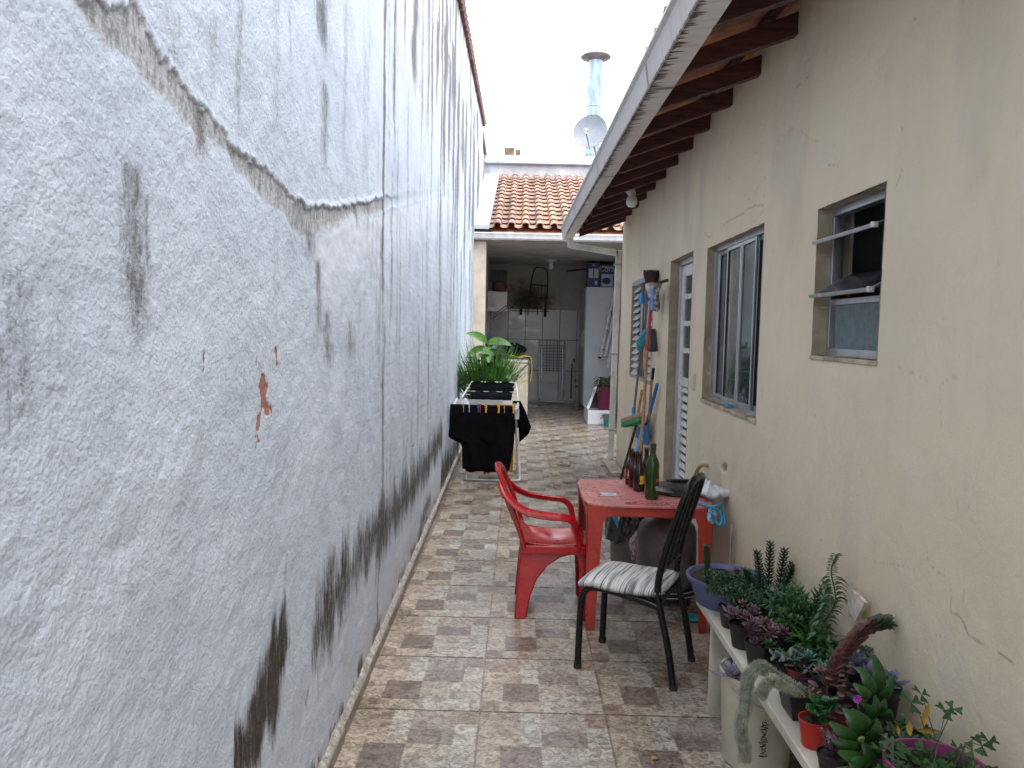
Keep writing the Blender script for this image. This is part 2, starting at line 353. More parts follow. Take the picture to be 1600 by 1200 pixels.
# px traces of marks on the wall, turned into positions on its face
def LP(pts): return [(onL(*p).y, onL(*p).z) for p in pts]
UP = LP([(60, -90), (130, 0), (215, 10), (250, 90), (300, 150), (350, 210), (400, 255), (445, 297), (475, 322), (530, 325), (600, 310), (640, 304), (700, 297)])
LO = LP([(50, -80), (118, 5), (160, 70), (205, 100), (250, 145), (300, 195), (308, 235), (325, 215), (375, 270), (430, 320), (470, 368), (492, 370), (540, 345), (600, 330), (660, 312), (700, 302)])
STREAKS = []
def ST(px, y0, y1, wpx, s):      # a vertical run seen at column px between rows y0..y1 (photo px)
    a = onL(px, y0); b2 = onL(px-abs(y1-y0)*.004, y1); e = onL(px+wpx, y0)
    STREAKS.append((a.y, b2.y if False else a.y, max(a.z, b2.z), min(a.z, b2.z), max(.004, abs(e.y-a.y)/2), s))
for t in [(602, -60, 620, 4, .95), (600, 480, 960, 5, .6), (618, -60, 300, 4, .85), (613, 250, 560, 4, .5), (634, -60, 120, 4, .7), (650, -60, 180, 9, .95), (662, -60, 310, 4, .55), (672, -60, 290, 4, .75),
          (677, -40, 240, 3, .8), (697, 0, 330, 5, 1), (704, 60, 320, 4, .9), (712, 40, 260, 5, .95), (718, 100, 420, 4, .9), (724, 130, 300, 4, .8), (730, 120, 520, 3, .9), (736, 180, 420, 3, .9),
          (742, 200, 460, 3, .8), (690, 300, 520, 4, .5), (706, 330, 560, 3, .5), (668, 300, 620, 3, .45), (640, 320, 560, 5, .3), (655, 500, 760, 3, .5), (671, 520, 700, 3, .55), (688, 420, 600, 3, .5),
          (716, 400, 600, 3, .5), (728, 430, 560, 3, .6), (738, 400, 540, 3, .5), (505, -40, 110, 22, .75), (506, 120, 300, 16, .55), (498, 400, 560, 12, .62), (512, 480, 600, 22, .5), (540, 0, 330, 8, .38), (548, 500, 580, 16, .5),
          (372, -40, 260, 14, .38), (430, -40, 300, 16, .33), (452, 0, 140, 6, .35), (433, 320, 560, 16, .26), (312, 165, 262, 20, .62), (486, 360, 415, 24, .55), (205, 240, 600, 40, .62), (228, 300, 480, 12, .5), (262, 0, 130, 40, .3), (330, 20, 200, 18, .3), (700, -40, 200, 6, .9), (684, 10, 200, 4, .8), (709, 20, 210, 4, .9),
          (186, 300, 420, 10, .4), (12, 400, 760, 90, .38), (90, 440, 640, 60, .24), (385, 560, 760, 16, .22), (556, 300, 372, 5, .55), (574, 320, 380, 5, .4)]: ST(*t)
MOULD = [(LP([(402, 1130), (424, 1080), (434, 1040), (438, 1010)]), .05, 1.25), (LP([(428, 1085), (432, 1050)]), .05, 1.25), (LP([(376, 1180), (404, 1130)]), .04, 1.15), (LP([(500, 985), (512, 950), (528, 925), (540, 895)]), .085, .85), (LP([(516, 980), (524, 930)]), .06, .8),
         (LP([(545, 900), (560, 868), (580, 850), (592, 820), (600, 800)]), .06, .75), (LP([(590, 850), (604, 815), (618, 795), (634, 775), (650, 750), (664, 732), (676, 705), (690, 685)]), .075, .82),
         (LP([(596, 850), (592, 900), (590, 975)]), .022, .7), (LP([(655, 840), (664, 800), (672, 780)]), .05, .7), (LP([(560, 1050), (566, 1035)]), .02, .8), (LP([(690, 745), (700, 728), (712, 700)]), .09, .9),
         (LP([(714, 690), (722, 660)]), .12, .9), (LP([(478, 1100), (482, 1080)]), .008, .7), (LP([(445, 900), (450, 870)]), .008, .35)]
PEEL = [(LP([(412, 600), (415, 632)]), .034, 1.15), (LP([(413, 632), (420, 640)]), .030, 1.1), (LP([(408, 650), (405, 684)]), .020, 1.0), (LP([(412, 588), (412, 600)]), .012, 1.0), (LP([(432, 548), (434, 570)]), .012, .9), (LP([(317, 552), (317, 578)]), .007, .85), (LP([(402, 560), (402, 570)]), .006, .8), (LP([(404, 680), (402, 700)]), .005, .8),
        (LP([(505, 1192), (514, 1165), (524, 1132)]), .013, 1.05), (LP([(494, 1215), (500, 1180)]), .016, .95), (LP([(630, 730), (634, 715)]), .02, .62), (LP([(645, 700), (650, 680)]), .02, .6)]
def lmask(Y, Z):
    e1 = (fbm(Y*9, Z*4, 3)-.5)*.04+(fbm(Y*60, Z*60, 5)-.5)*.034
    e2 = (fbm(Y*7, Z*4, 11)-.5)*.05+(fbm(Y*30, Z*30, 13)-.5)*.02
    u = np.interp(Y, [p[0] for p in UP], [p[1] for p in UP]); l = np.interp(Y, [p[0] for p in LO], [p[1] for p in LO])
    act = sst(.98, 1.05, Y)*(1-sst(3.2, 4.6, Y))
    sc = sst(-.004, .004, u+e1-Z)*sst(-.022, .020, Z-l-e2)*act
    lip = np.exp(-((Z-u-e1-.008)/.011)**2)*act*(.5+fbm(Y*25, Z*25, 21))
    up = sst(-.003, .003, Z-u-e1)*sst(.98, 1.05, Y)*(1-sst(4, 7, Y))
    gate = .15+.85*sst(.42, .62, fbm(Y*5, Z*5, 23)); gate = np.maximum(gate, sst(2.25, 2.4, Y))
    X = up*.0022+lip*.005*gate-sc*.0025+(fbm(Y*6, Z*6, 31)-.5)*.012+(fbm(Y*28, Z*28, 33)-.5)*.004
    ed = sst(-.02, 0, l+e2-Z)*np.exp(-np.clip(l+e2-Z, 0, 9)/.05)*sst(2.4, 2.7, Y)*(1-sst(6, 8, Y))
    X += ed*.004
    smooth = sst(0, .03, l+e2*.4-Z)*np.exp(-np.clip(l-Z, 0, 9)/(.25+.12*fbm(Y*3, Z*0, 41)))*sst(2.35, 2.6, Y)*(1-sst(6.5, 9, Y))
    s = np.zeros(Y.shape); wob = (fbm(Y*2, Z*3, 51)-.5)
    for (y0, _, z1, z0, wd, k) in STREAKS:
        yy = y0+wob*wd*1.6; g_ = np.exp(-((Y-yy)/wd)**2)
        ln = max(.05, z1-z0); tt = np.clip((z1-Z)/ln, -1, 2); v_ = sst(-.06, .1, tt)*(1-sst(.55, 1.05, tt))
        s = np.maximum(s, g_*v_*k*(.7+.7*fbm(Y*30, Z*2.5, 61)))
    vs = fbm(Y*16, Z*.5, 71, 4)                       # many fine runs over the far half
    s = np.maximum(s, sst(.50, .66, vs)*sst(4.0, 6.5, Y)*(sst(2.2, 3.4, Z+fbm(Y*6, Z*0, 73)*1.2)*.75+.18))
    s = np.maximum(s, sst(.52, .7, fbm(Y*22, Z*1.2, 75))*.42*sst(.1, .8, Z)*sst(2, 4, Y))
    m = np.zeros(Y.shape)
    for (pts, wd, k) in MOULD:
        D = polydist(Y, Z*.62, [(a, c*.62) for a, c in pts]); D = D+(fbm(Y*18, Z*4, 81)-.5)*wd*2.4; m = np.maximum(m, k*(1-sst(wd*.05, wd*2.1, D)))
    wisp = sst(.48, .62, fbm(Y*28, Z*2.2, 83))*sst(.48, .6, Z)*(1-sst(.62, .86, Z))*sst(3.4, 4, Y)*.55
    m = np.maximum(m, wisp); m = np.maximum(m, (1-sst(0.05, .13, Z-.10*fbm(Y*9, Z*0+1, 85)))*.62*sst(.45, .62, fbm(Y*12, Z*9, 87)))
    p = np.zeros(Y.shape)
    for (pts, wd, k) in PEEL:
        D = polydist(Y, Z, pts)+(fbm(Y*55, Z*32, 91)-.5)*wd*2.0; p = np.maximum(p, k*(1-sst(wd*.35, wd*1.0, D)))
    X -= sst(.45, .6, p)*.003
    tan = (1-sst(.08, .5, Z+(fbm(Y*5, Z*5, 93)-.5)*.35))*.62*(.4+.6*sst(2.2, 4, Y))
    return X, np.stack([s, m, p], -1), np.stack([sc, tan, smooth], -1)
iy = 1/np.linspace(1/15.2, 1/.85, 600); ys = np.unique(np.concatenate([np.linspace(-4, .83, 8), iy]))
zs = np.concatenate([np.arange(0, .9, .009), np.arange(.9, 2.35, .005), np.arange(2.35, 5.8, .013)])
wall = thing('boundary_wall', (-.75, 4, 0), 'tall white rendered wall streaked with black rain marks and mould', 'wall')
def topz(y): return 5.11+.07*(y-8.3)
zs_full = zs
def clipmask(Y, Z):
    X, A_, B_ = lmask(Y, Z); return X, A_, B_
o = sheet('wall_face', ys, zs[zs < 5.62], xl, clipmask, lm, wall, flip=True)
me = o.data                       # slope the top edge: squeeze the rows above 4 m to the true height
co = np.empty(len(me.vertices)*3); me.vertices.foreach_get('co', co); co = co.reshape(-1, 3)
yy = co[:, 1]+4; zz = co[:, 2]; k = zz > 4; tz = topz(yy); zt = zs[zs < 5.62].max(); co[k, 2] = 4+(zz[k]-4)*(tz[k]-4)/(zt-4)
me.vertices.foreach_set('co', co.ravel())
m = MB(); m.prism([(xl(-4)-.25, -4, 0), (xl(-4)-.035, -4, 0), (xl(15.2)-.035, 15.2, 0), (xl(15.2)-.25, 15.2, 0)], (0, 0, 4.0))
m.add([(xl(-4)-.25, -4, 4), (xl(-4)-.035, -4, 4), (xl(15.2)-.035, 15.2, 4), (xl(15.2)-.25, 15.2, 4), (xl(-4)-.25, -4, topz(-4)), (xl(-4)-.035, -4, topz(-4)), (xl(15.2)-.035, 15.2, topz(15.2)), (xl(15.2)-.25, 15.2, topz(15.2))],
      [(0, 3, 2, 1), (4, 5, 6, 7), (0, 1, 5, 4), (1, 2, 6, 5), (2, 3, 7, 6), (3, 0, 4, 7)])
m.build('wall_core', pm('plain_render', (.6, .61, .62), .85, .15, 3, .003, 80), wall, smooth=False)
# clay tiles along the neighbour's roof edge
tile_red = pm('weathered_clay_dark', (.20, .085, .06), .8, .35, 14, .002, 90, col2=(.09, .07, .06))
m = MB(); y = -3.5
while y < 15.1:
    z = topz(y); x = xl(y); m.tube([(x-.40, y, z+.06), (x-.02, y, z+.005), (x+.055, y, z-.012)], [.085, .095, .10], 10, True, flat=(.55, 1.05)); y += .23
m.build('roof_tiles', tile_red, wall)
m = MB()
m.prism([(xl(15)-.05, 15.2, 0), (xl(19)-.05, 19.6, 0), (xl(19)-.3, 19.6, 0), (xl(15)-.3, 15.2, 0)], (0, 0, 5.45))
w2 = thing('neighbour_wall', (xl(17)-.2, 17.3, 0), 'farther lower stretch of neighbouring wall beyond the tall white one', 'wall')
m.build('wall_face', pm('far_white_render', (.55, .57, .60), .85, .2, 2, .003, 60, col2=(.25, .24, .23), c2=(.56, .7), stretch=(1, 7, .6)), w2, smooth=False)
m = MB(); y = 15.4
while y < 19.5: m.tube([(xl(y)-.4, y, 5.55), (xl(y), y, 5.48)], [.09, .10], 8, True, flat=(.6, 1)); y += .23
m.build('roof_tiles', tile_red, w2)
# skirting along the foot of the wall
m = MB(); y = -3.5; skm = pm('taupe_skirting', (.235, .20, .175), .45, .12, 10, .001, 70)
while y < 12.3:
    e = min(12.3, y+.53); x = xl(y); m.box(x-.004, x+.020, y+.002, e-.002, .001, .052); y += .533
m.build('skirting', skm, wall, bevel=.002)
m = MB(); P = []
for i in range(420):
    y = -3.5+i*(15.8/419); q = fbm(np.array([y*14.]), np.array([1.]), 7)[0]; q2 = fbm(np.array([y*30.]), np.array([5.]), 9)[0]
    P.append([(xl(y)-.006, y, .072+.03*q), (xl(y)+.004+.006*q2, y, .064+.012*q), (xl(y)+.017+.006*(q-.5), y, .055), (xl(y)+.0185, y, .048)])
m.grid([[Vector(p) for p in r] for r in P])
m.build('mortar_bead', pm('mortar_bead', (.50, .48, .43), .9, .3, 30, .004, 120, col2=(.2, .19, .16), c2=(.56, .66)), wall)

# ================================================================== CREAM HOUSE
house = thing('house', (1.3, 4.5, 0), 'single storey cream rendered house with clay roof, white gutter and open eave', 'house')
cm = bpy.data.materials.new('cream_render'); n, b = nodes(cm); v = geo(n)
A = N(n, 'ShaderNodeVertexColor'); A.layer_name = 'Ma'; sa = N(n, 'ShaderNodeSeparateColor'); n.links.new(A.outputs[0], sa.inputs[0])
f1 = noise(n, v, 1.3, 4, .55); f2 = noise(n, v, 7, 5, .6); f3 = noise(n, v, 150, 3, .6); f4 = noise(n, geo(n, (1, 6, 1)), 2.2, 4)
base = mixc(n, ramp(n, f1, .3, .7), (.69, .59, .43), (.75, .65, .48))
base = mixc(n, ramp(n, f4, .5, .75, 0, .15), base, (.55, .475, .375)); base = mixc(n, ramp(n, f2, .58, .78, 0, .22), base, (.52, .455, .365))
base = mixc(n, ramp(n, f3, .22, .34, .35, 0), base, (.33, .29, .24))
base = mixc(n, mth(n, 'MULTIPLY', sa.outputs[1], .7), base, (.38, .33, .28))
base = mixc(n, mth(n, 'MULTIPLY', sa.outputs[2], .6), base, (.66, .62, .55))
base = mixc(n, mth(n, 'MULTIPLY', sa.outputs[0], .72), base, (.16, .13, .10))
n.links.new(base, b.inputs['Base Color']); b.inputs['Roughness'].default_value = .7; b.inputs['Specular IOR Level'].default_value = .3
bumpn(n, b, mth(n, 'ADD', mth(n, 'ADD', mth(n, 'MULTIPLY', f2, 2.), mth(n, 'MULTIPLY', f3, .35)), mth(n, 'MULTIPLY', noise(n, v, 32, 3), .5)), .0035)
def WP(pts): return [(onW(*p).y, onW(*p).z) for p in pts]
CR = [([(1487, 955), (1498, 962), (1506, 975), (1512, 990), (1522, 998), (1538, 1008), (1560, 1022), (1580, 1035)], .0022, .95), ([(1484, 905), (1487, 930), (1486, 952)], .0012, .5), ([(1506, 900), (1505, 940)], .0014, .45),
      ([(1450, 860), (1452, 880), (1470, 897), (1482, 902)], .0014, .5), ([(1350, 872), (1375, 880), (1400, 882), (1440, 892)], .001, .4), ([(1446, 983), (1460, 992), (1478, 996)], .001, .4), ([(1386, 568), (1400, 572), (1412, 578), (1432, 585), (1450, 596)], .0014, .4),
      ([(1470, 605), (1478, 596), (1490, 590), (1512, 588)], .0015, .4), ([(1470, 620), (1472, 680), (1466, 704)], .001, .3), ([(1131, 352), (1150, 340), (1162, 333), (1176, 322), (1192, 320)], .004, .6), ([(1100, 362), (1106, 372), (1115, 365)], .003, .5),
      ([(1192, 302), (1194, 310)], .003, .4), ([(1398, 295), (1404, 282), (1408, 265)], .002, .5), ([(1170, 355), (1185, 340), (1194, 325)], .003, .35), ([(1180, 300), (1190, 285), (1200, 270)], .002, .3),
      ([(1240, 142), (1252, 128), (1265, 118)], .002, .5), ([(1255, 100), (1268, 90)], .002, .35), ([(1210, 222), (1225, 210), (1240, 200)], .002, .4), ([(1252, 205), (1262, 215), (1278, 222)], .002, .35), ([(1293, 258), (1302, 257), (1312, 260)], .002, .55), ([(1305, 247), (1313, 255)], .002, .4),
      ([(1180, 790), (1190, 730), (1200, 700), (1208, 685)], .003, .3), ([(1085, 515), (1090, 518)], .002, .8), ([(1425, 700), (1440, 720)], .001, .3), ([(1398, 1005), (1404, 1010)], .002, .5)]
CRW = [(WP(p), w_, k) for p, w_, k in CR]
HOLES = []      # y0,y1,z0,z1
LOUV = (2.50, 3.08, 1.555, 2.135); BIGW = (3.775, 4.95, 1.215, 2.185); DOOR = (5.37, 6.21, .14, 2.21); SHUT = (7.02, 8.46, 1.15, 2.18)
OPEN = [LOUV, BIGW, DOOR, SHUT]
def wmask(Y, Z):
    X = -(fbm(Y*2.2, Z*2.2, 101)-.5)*.016-(fbm(Y*8, Z*8, 103)-.5)*.004
    near = np.zeros(Y.shape)
    for (a, bb, c, dd) in OPEN:
        D = np.maximum(np.maximum(a-Y, Y-bb), np.maximum(c-Z, Z-dd)); near = np.maximum(near, 1-sst(.0, .10, D))
    X = X*(1-near)
    c = np.zeros(Y.shape)
    for (pts, wd, k) in CRW:
        D = polydist(Y, Z, pts)+(fbm(Y*60, Z*60, 111)-.5)*wd*2.5; c = np.maximum(c, k*(1-sst(wd*.5, wd*1.8, D))*(.6+.5*fbm(Y*20, Z*20, 113)))
    pk = fbm(Y*34, Z*34, 115); c = np.maximum(c, sst(.82, .86, pk)*.5)
    dirt = (1-sst(.0, .42, Z+(fbm(Y*4, Z*4, 121)-.5)*.4))*.55
    bev = (1-sst(.01, .05, np.abs(Y-4.05-.25*(1.1-Z)+.05*np.sin(Z*6))))*sst(.2, .5, Z)*(1-sst(.9, 1.05, Z))*.25
    dirt = np.maximum(dirt, bev); dirt = np.maximum(dirt, sst(.55, .75, fbm(Y*3, Z*1.2, 123))*.30)
    lt = sst(.6, .75, fbm(Y*5, Z*5, 125))*.4
    ind = polydist(Y, Z, [(4.35, .86), (4.3, .88)]); c = np.maximum(c, 1-sst(.015, .03, ind+(fbm(Y*50, Z*50, 127)-.5)*.02)); X += (1-sst(.01, .03, ind))*.02
    return X, np.stack([c, dirt, lt], -1), np.zeros(Y.shape+(3,))
iy = 1/np.linspace(1/9.45, 1/1.5, 420); ev = [a for q in OPEN for a in q[:2]]; ez = [a for q in OPEN for a in q[2:]]
def snap(arr, vals):
    arr = arr.copy()
    for q in vals: arr[np.argmin(abs(arr-q))] = q
    return tidy(arr)
ys = snap(np.concatenate([np.linspace(-4, 1.45, 10), np.sort(iy)]), ev); zs = snap(np.concatenate([np.arange(0, .5, .012), np.arange(.5, 1.1, .006), np.arange(1.1, 3.35, .010)]), ez)
sheet('wall', ys, zs, xw, wmask, cm, house, holes=OPEN)
trim = pm('unpainted_reveal', (.38, .315, .225), .85, .14, 6, .002, 60, col2=(.42, .37, .29), c2=(.5, .8))
# body of the wall behind the face, with the reveals of each opening
m = MB(); W1 = .145
def wbox(mb, y0, y1, z0, z1, d0=.03, d1=W1):
    mb.add([(xw(y0)+d0, y0, z0), (xw(y0)+d1, y0, z0), (xw(y1)+d1, y1, z0), (xw(y1)+d0, y1, z0), (xw(y0)+d0, y0, z1), (xw(y0)+d1, y0, z1), (xw(y1)+d1, y1, z1), (xw(y1)+d0, y1, z1)],
           [(0, 3, 2, 1), (4, 5, 6, 7), (0, 1, 5, 4), (1, 2, 6, 5), (2, 3, 7, 6), (3, 0, 4, 7)])
cuts = [-4]+[a for q in OPEN for a in q[:2]]+[9.45]
for i in range(0, len(cuts)-1, 2): wbox(m, cuts[i], cuts[i+1], 0, 3.34)
for (a, bb, c, dd) in OPEN: wbox(m, a, bb, 0, c); wbox(m, a, bb, dd, 3.34)
m.build('wall_core', pm('cream_core', (.55, .485, .395), .8, .1, 5, .003, 60), house, smooth=False)
for (a, bb, c, dd) in OPEN:       # reveals, slightly uneven
    m = MB(); t = .012
    def strip(p, q, nrm, sd):
        R = []
        for i in range(13):
            s_ = i/12; P0 = Vector(p).lerp(Vector(q), s_); k = 1 if 0 < i < 12 else 0
            jit = (random.random()-.3)*.008*k; row = []
            for dx in (-.0015, .03, .13): row.append(Vector((xw(P0.y)+dx, P0.y, P0.z))+Vector(nrm)*(jit*(1 if dx > 0 else 1.5)+.001))
            R.append(row)
        m.grid(R)
    strip((0, a, c), (0, a, dd), (0, 1, 0), 1); strip((0, bb, c), (0, bb, dd), (0, -1, 0), 1); strip((0, a, dd), (0, bb, dd), (0, 0, -1), 1); strip((0, a, c), (0, bb, c), (0, 0, 1), 1)
    m.build('reveal', trim, house, ang=80)
# remaining shell and dim rooms inside
m = MB()
m.box(4.6, 4.75, -4, 9.45, 0, 3.34); m.box(1.39, 4.6, 9.31, 9.449, 0, 3.3); m.box(1.26, 4.6, -4, -3.85, 0, 3.3)
m.box(1.33, 4.6, -3.85, 9.3, 2.80, 2.86); m.box(1.36, 4.6, 5.15, 5.25, .12, 2.80); m.box(1.36, 4.6, 3.38, 3.48, .12, 2.80); m.box(1.38, 4.6, 6.6, 6.7, .12, 2.8)
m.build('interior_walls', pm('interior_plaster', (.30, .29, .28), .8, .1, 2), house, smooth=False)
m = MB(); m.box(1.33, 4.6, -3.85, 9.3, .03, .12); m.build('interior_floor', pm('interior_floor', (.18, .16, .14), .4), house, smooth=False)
for q in ((1.07, 1.22, 9.455-.9, 9.47, .002, .045), (1.06, 1.19, 5.3, 6.3, .002, .05)):
    m = MB(); m.box(*q); m.build('step', pm('concrete_step', (.42, .36, .30), .8, .2, 8, .002, 60, col2=(.2, .16, .13)), house, smooth=False, bevel=.006)

alu = pm('brushed_aluminium', (.50, .51, .52), .38, .08, 14, .0006, 90, metal=.85, stretch=(1, 1, .2))
alud = pm('dull_aluminium', (.36, .37, .38), .5, .15, 14, metal=.7); whm = pm('white_enamel', (.68, .68, .67), .35, .06, 5)
gl = glass('window_glass', (.06, .08, .09), .02, .35); gl2 = glass('dark_glass', (.05, .06, .07), .04, .82)
black_rub = pm('black_gasket', (.02, .02, .022), .5)
def Xb(mb, y0, y1, z0, z1, d0, d1): wbox(mb, y0, y1, z0, z1, d0, d1)
# --- sliding window
a, bb, c, dd = BIGW; D0 = .048
wf = MB(); e = .016
Xb(wf, a, bb, c+.0, c+.016, D0, D0+.045); Xb(wf, a, bb, dd-.03, dd, D0, D0+.045); Xb(wf, a, a+e, c+.016, dd-.03, D0+.01, D0+.04); Xb(wf, bb-e, bb, c+.016, dd-.03, D0, D0+.04)
wo = wf.build('window', alu, house, smooth=False, bevel=.002)
def sash(y0, y1, d0, nm='sash'):
    s = MB(); f = .022 if y0 > 4.5 else .013
    Xb(s, y0, y0+f, c+.017, dd-.031, d0, d0+.012); Xb(s, y1-f, y1, c+.017, dd-.031, d0, d0+.012); Xb(s, y0+f, y1-f, c+.017, c+.040, d0, d0+.022); Xb(s, y0+f, y1-f, dd-.052, dd-.031, d0, d0+.022)
    so_ = s.build(nm, alu, wo, smooth=False, bevel=.002)
    s = MB(); Xb(s, y0+f, y1-f, c+.040, dd-.052, d0+.009, d0+.013); s.build('pane', gl, wo, smooth=False)
    s = MB()
    Xb(s, y0+f, y0+f+.006, c+.040, dd-.052, d0+.004, d0+.018); Xb(s, y1-f-.006, y1-f, c+.040, dd-.052, d0+.004, d0+.018); s.build('gasket', black_rub, wo, smooth=False)
q = (bb-a-2*e)/4; y0 = a+e
sash(y0+3*q-.01, y0+4*q, D0+.026); sash(y0+2*q-.03, y0+3*q+.01, D0+.004); sash(y0+q, y0+2*q+.01, D0+.004); sash(y0, y0+q+.03, D0+.026)
m = MB(); Xb(m, a-.01, bb+.01, c-.022, c-.001, -.008, .10); m.build('sill', pm('worn_sill', (.42, .36, .27), .8, .25, 14, .004, 50), wo, bevel=.003)
# --- louvre window
a, bb, c, dd = LOUV; D0 = .056
wf = MB(); Xb(wf, a, bb, c+.002, c+.03, D0, D0+.04); Xb(wf, a, bb, dd-.03, dd-.002, D0, D0+.04); Xb(wf, a+.002, a+.024, c+.03, dd-.03, D0, D0+.04); Xb(wf, bb-.024, bb-.002, c+.03, dd-.03, D0, D0+.04); Xb(wf, a+.024, bb-.024, 1.755, 1.778, D0, D0+.04)
wl = wf.build('window', alu, house, smooth=False, bevel=.002)
m = MB(); rows = []          # ribbed fixed glass
for i in range(160):
    y = a+.026+(bb-a-.052)*i/159; dx = D0+.018+.011*abs(math.sin(i*math.pi/10)); rows.append([Vector((xw(y)+dx, y, c+.03)), Vector((xw(y)+dx, y, 1.755))])
m.grid(rows); m.build('pane', pm('ribbed_glass', (.10, .15, .16), .10, .15, 30, spec=1., rvar=.03), wl, ang=80)
flapm = pm('dusty_pane', (.055, .06, .065), .16, .25, 9, spec=.8)
for (zh, zt, ot, dh) in ((2.048, 2.0, .02, .095), (1.880, 1.79, .022, .14)):    # tilted-out panes: hinge height, tip height, how far out
    m = MB(); ya, yb = a+.03, bb-.03
    h = [Vector((xw(y)+dh, y, zh)) for y in (ya, yb)]; t_ = [Vector((xw(y)-ot, y, zt)) for y in (ya, yb)]
    h2 = h; dn = Vector((0, 0, -.004)); m.add([h[0], h[1], t_[1], t_[0], h[0]+dn, h[1]+dn, t_[1]+dn, t_[0]+dn], [(0, 1, 2, 3), (7, 6, 5, 4), (0, 4, 5, 1), (1, 5, 6, 2), (2, 6, 7, 3), (3, 7, 4, 0)])
    fl = m.build('louvre_pane', flapm, wl, smooth=False)
    m = MB(); m.bar(t_[0]+Vector((0, -.012, 0)), t_[1]+Vector((0, .012, 0)), .014, .012, up=(1, 0, .4)); m.bar(h[1], t_[1], .006, .010); m.bar(h[0]+Vector((0, .004, 0)), t_[0]+Vector((0, .004, 0)), .006, .010)
    m.box(*[q for k in range(3) for q in (t_[0][k]-.01, t_[0][k]+.01)]); m.build('rail', alu, fl, smooth=False, bevel=.002)
m = MB(); Xb(m, a-.005, bb+.005, c-.016, c+.001, -.006, .075); m.build('sill', MATS['worn_sill'], wl, bevel=.003)
m = MB(); m.box(1.9, 2.5, 2.53, 2.75, 1.1, 2.5); m.build('curtain', pm('dark_cloth_room', (.10, .08, .07), .9), wl)
# --- door: white frame with small panes over louvre slats
a, bb, c, dd = DOOR; D0 = .085
wf = MB(); Xb(wf, a, bb, dd-.04, dd, D0-.02, D0+.05); Xb(wf, bb-.045, bb, c, dd-.04, D0-.02, D0+.05); Xb(wf, a, a+.045, c, dd-.04, D0-.02, D0+.05)
do = wf.build('door_frame', alu, house, smooth=False, bevel=.002)
lf = MB(); y0, y1 = a+.047, bb-.047; st = .12
Xb(lf, y1-st, y1, c+.01, dd-.045, D0, D0+.03); Xb(lf, y0, y0+st, c+.01, dd-.045, D0, D0+.03); Xb(lf, y0+st, y1-st, dd-.13, dd-.045, D0, D0+.03); Xb(lf, y0+st, y1-st, c+.01, c+.1, D0, D0+.03); Xb(lf, y0+st, y1-st, 1.22, 1.29, D0, D0+.03)
for zb in (1.5, 1.71, 1.92): Xb(lf, y0+st, y1-st, zb-.02, zb+.02, D0+.003, D0+.027)
Xb(lf, (y0+y1)/2-.015, (y0+y1)/2+.015, 1.29, dd-.13, D0+.004, D0+.026)
leafd = lf.build('door', whm, house, smooth=False, bevel=.003)
m = MB(); Xb(m, y0+st, y1-st, 1.29, dd-.13, D0+.013, D0+.017); m.build('pane', gl2, leafd, smooth=False)
m = MB(); z = c+.11
while z < 1.2:
    ya, yb = y0+st+.001, y1-st-.001
    m.add([(xw(ya)+D0+.004, ya, z), (xw(yb)+D0+.004, yb, z), (xw(yb)+D0+.022, yb, z+.034), (xw(ya)+D0+.022, ya, z+.034)], [(0, 1, 2, 3)]); z += .066
m.build('slat_panel', whm, leafd, smooth=False)
m = MB(); Xb(m, y0+st, y1-st, c+.1, 1.22, D0+.026, D0+.029); m.build('shade_backing', pm('slat_gap_shade', (.06, .06, .065), .5), leafd, smooth=False)  # near-black sheet standing in for the shade behind the slats
m = MB(); m.tube([(xw(a+.1)+D0-.03, a+.11, 1.08), (xw(a+.1)+D0-.03, a+.2, 1.08)], .008); m.tube([(xw(a+.1)+D0+.002, a+.11, 1.08), (xw(a+.1)+D0-.03, a+.11, 1.08)], .008); m.build('handle', alud, leafd)
# --- shuttered window
a, bb, c, dd = SHUT; D0 = .03
wf = MB(); Xb(wf, a, bb, dd-.045, dd, D0-.03, D0+.06); Xb(wf, a, bb, c, c+.03, D0-.03, D0+.06); Xb(wf, bb-.03, bb, c+.03, dd-.045, D0, D0+.06); Xb(wf, a, a+.03, c+.03, dd-.045, D0, D0+.06)
sh = wf.build('window', alud, house, smooth=False, bevel=.002)
for (p, q) in ((bb-.42, bb-.03), (a+.03, a+.40)):
    m = MB(); z = c+.035
    while z < dd-.10:
        m.add([(xw(p)+D0-.022, p, z), (xw(q)+D0-.022, q, z), (xw(q)+D0+.03, q, z+.066), (xw(p)+D0+.03, p, z+.066)], [(0, 1, 2, 3)]); z += .073
    m.build('shutter', pm('grey_white_shutter', (.60, .60, .58), .5, .1, 8), sh, smooth=False)
m = MB(); Xb(m, a+.40, bb-.42, c+.03, dd-.045, D0+.04, D0+.046); m.build('pane', gl2, sh, smooth=False)
m = MB()
for p in (a+.40, bb-.42, (a+bb)/2): Xb(m, p-.018, p+.018, c+.03, dd-.045, D0+.005, D0+.038)
m.build('stile', alud, sh, smooth=False)
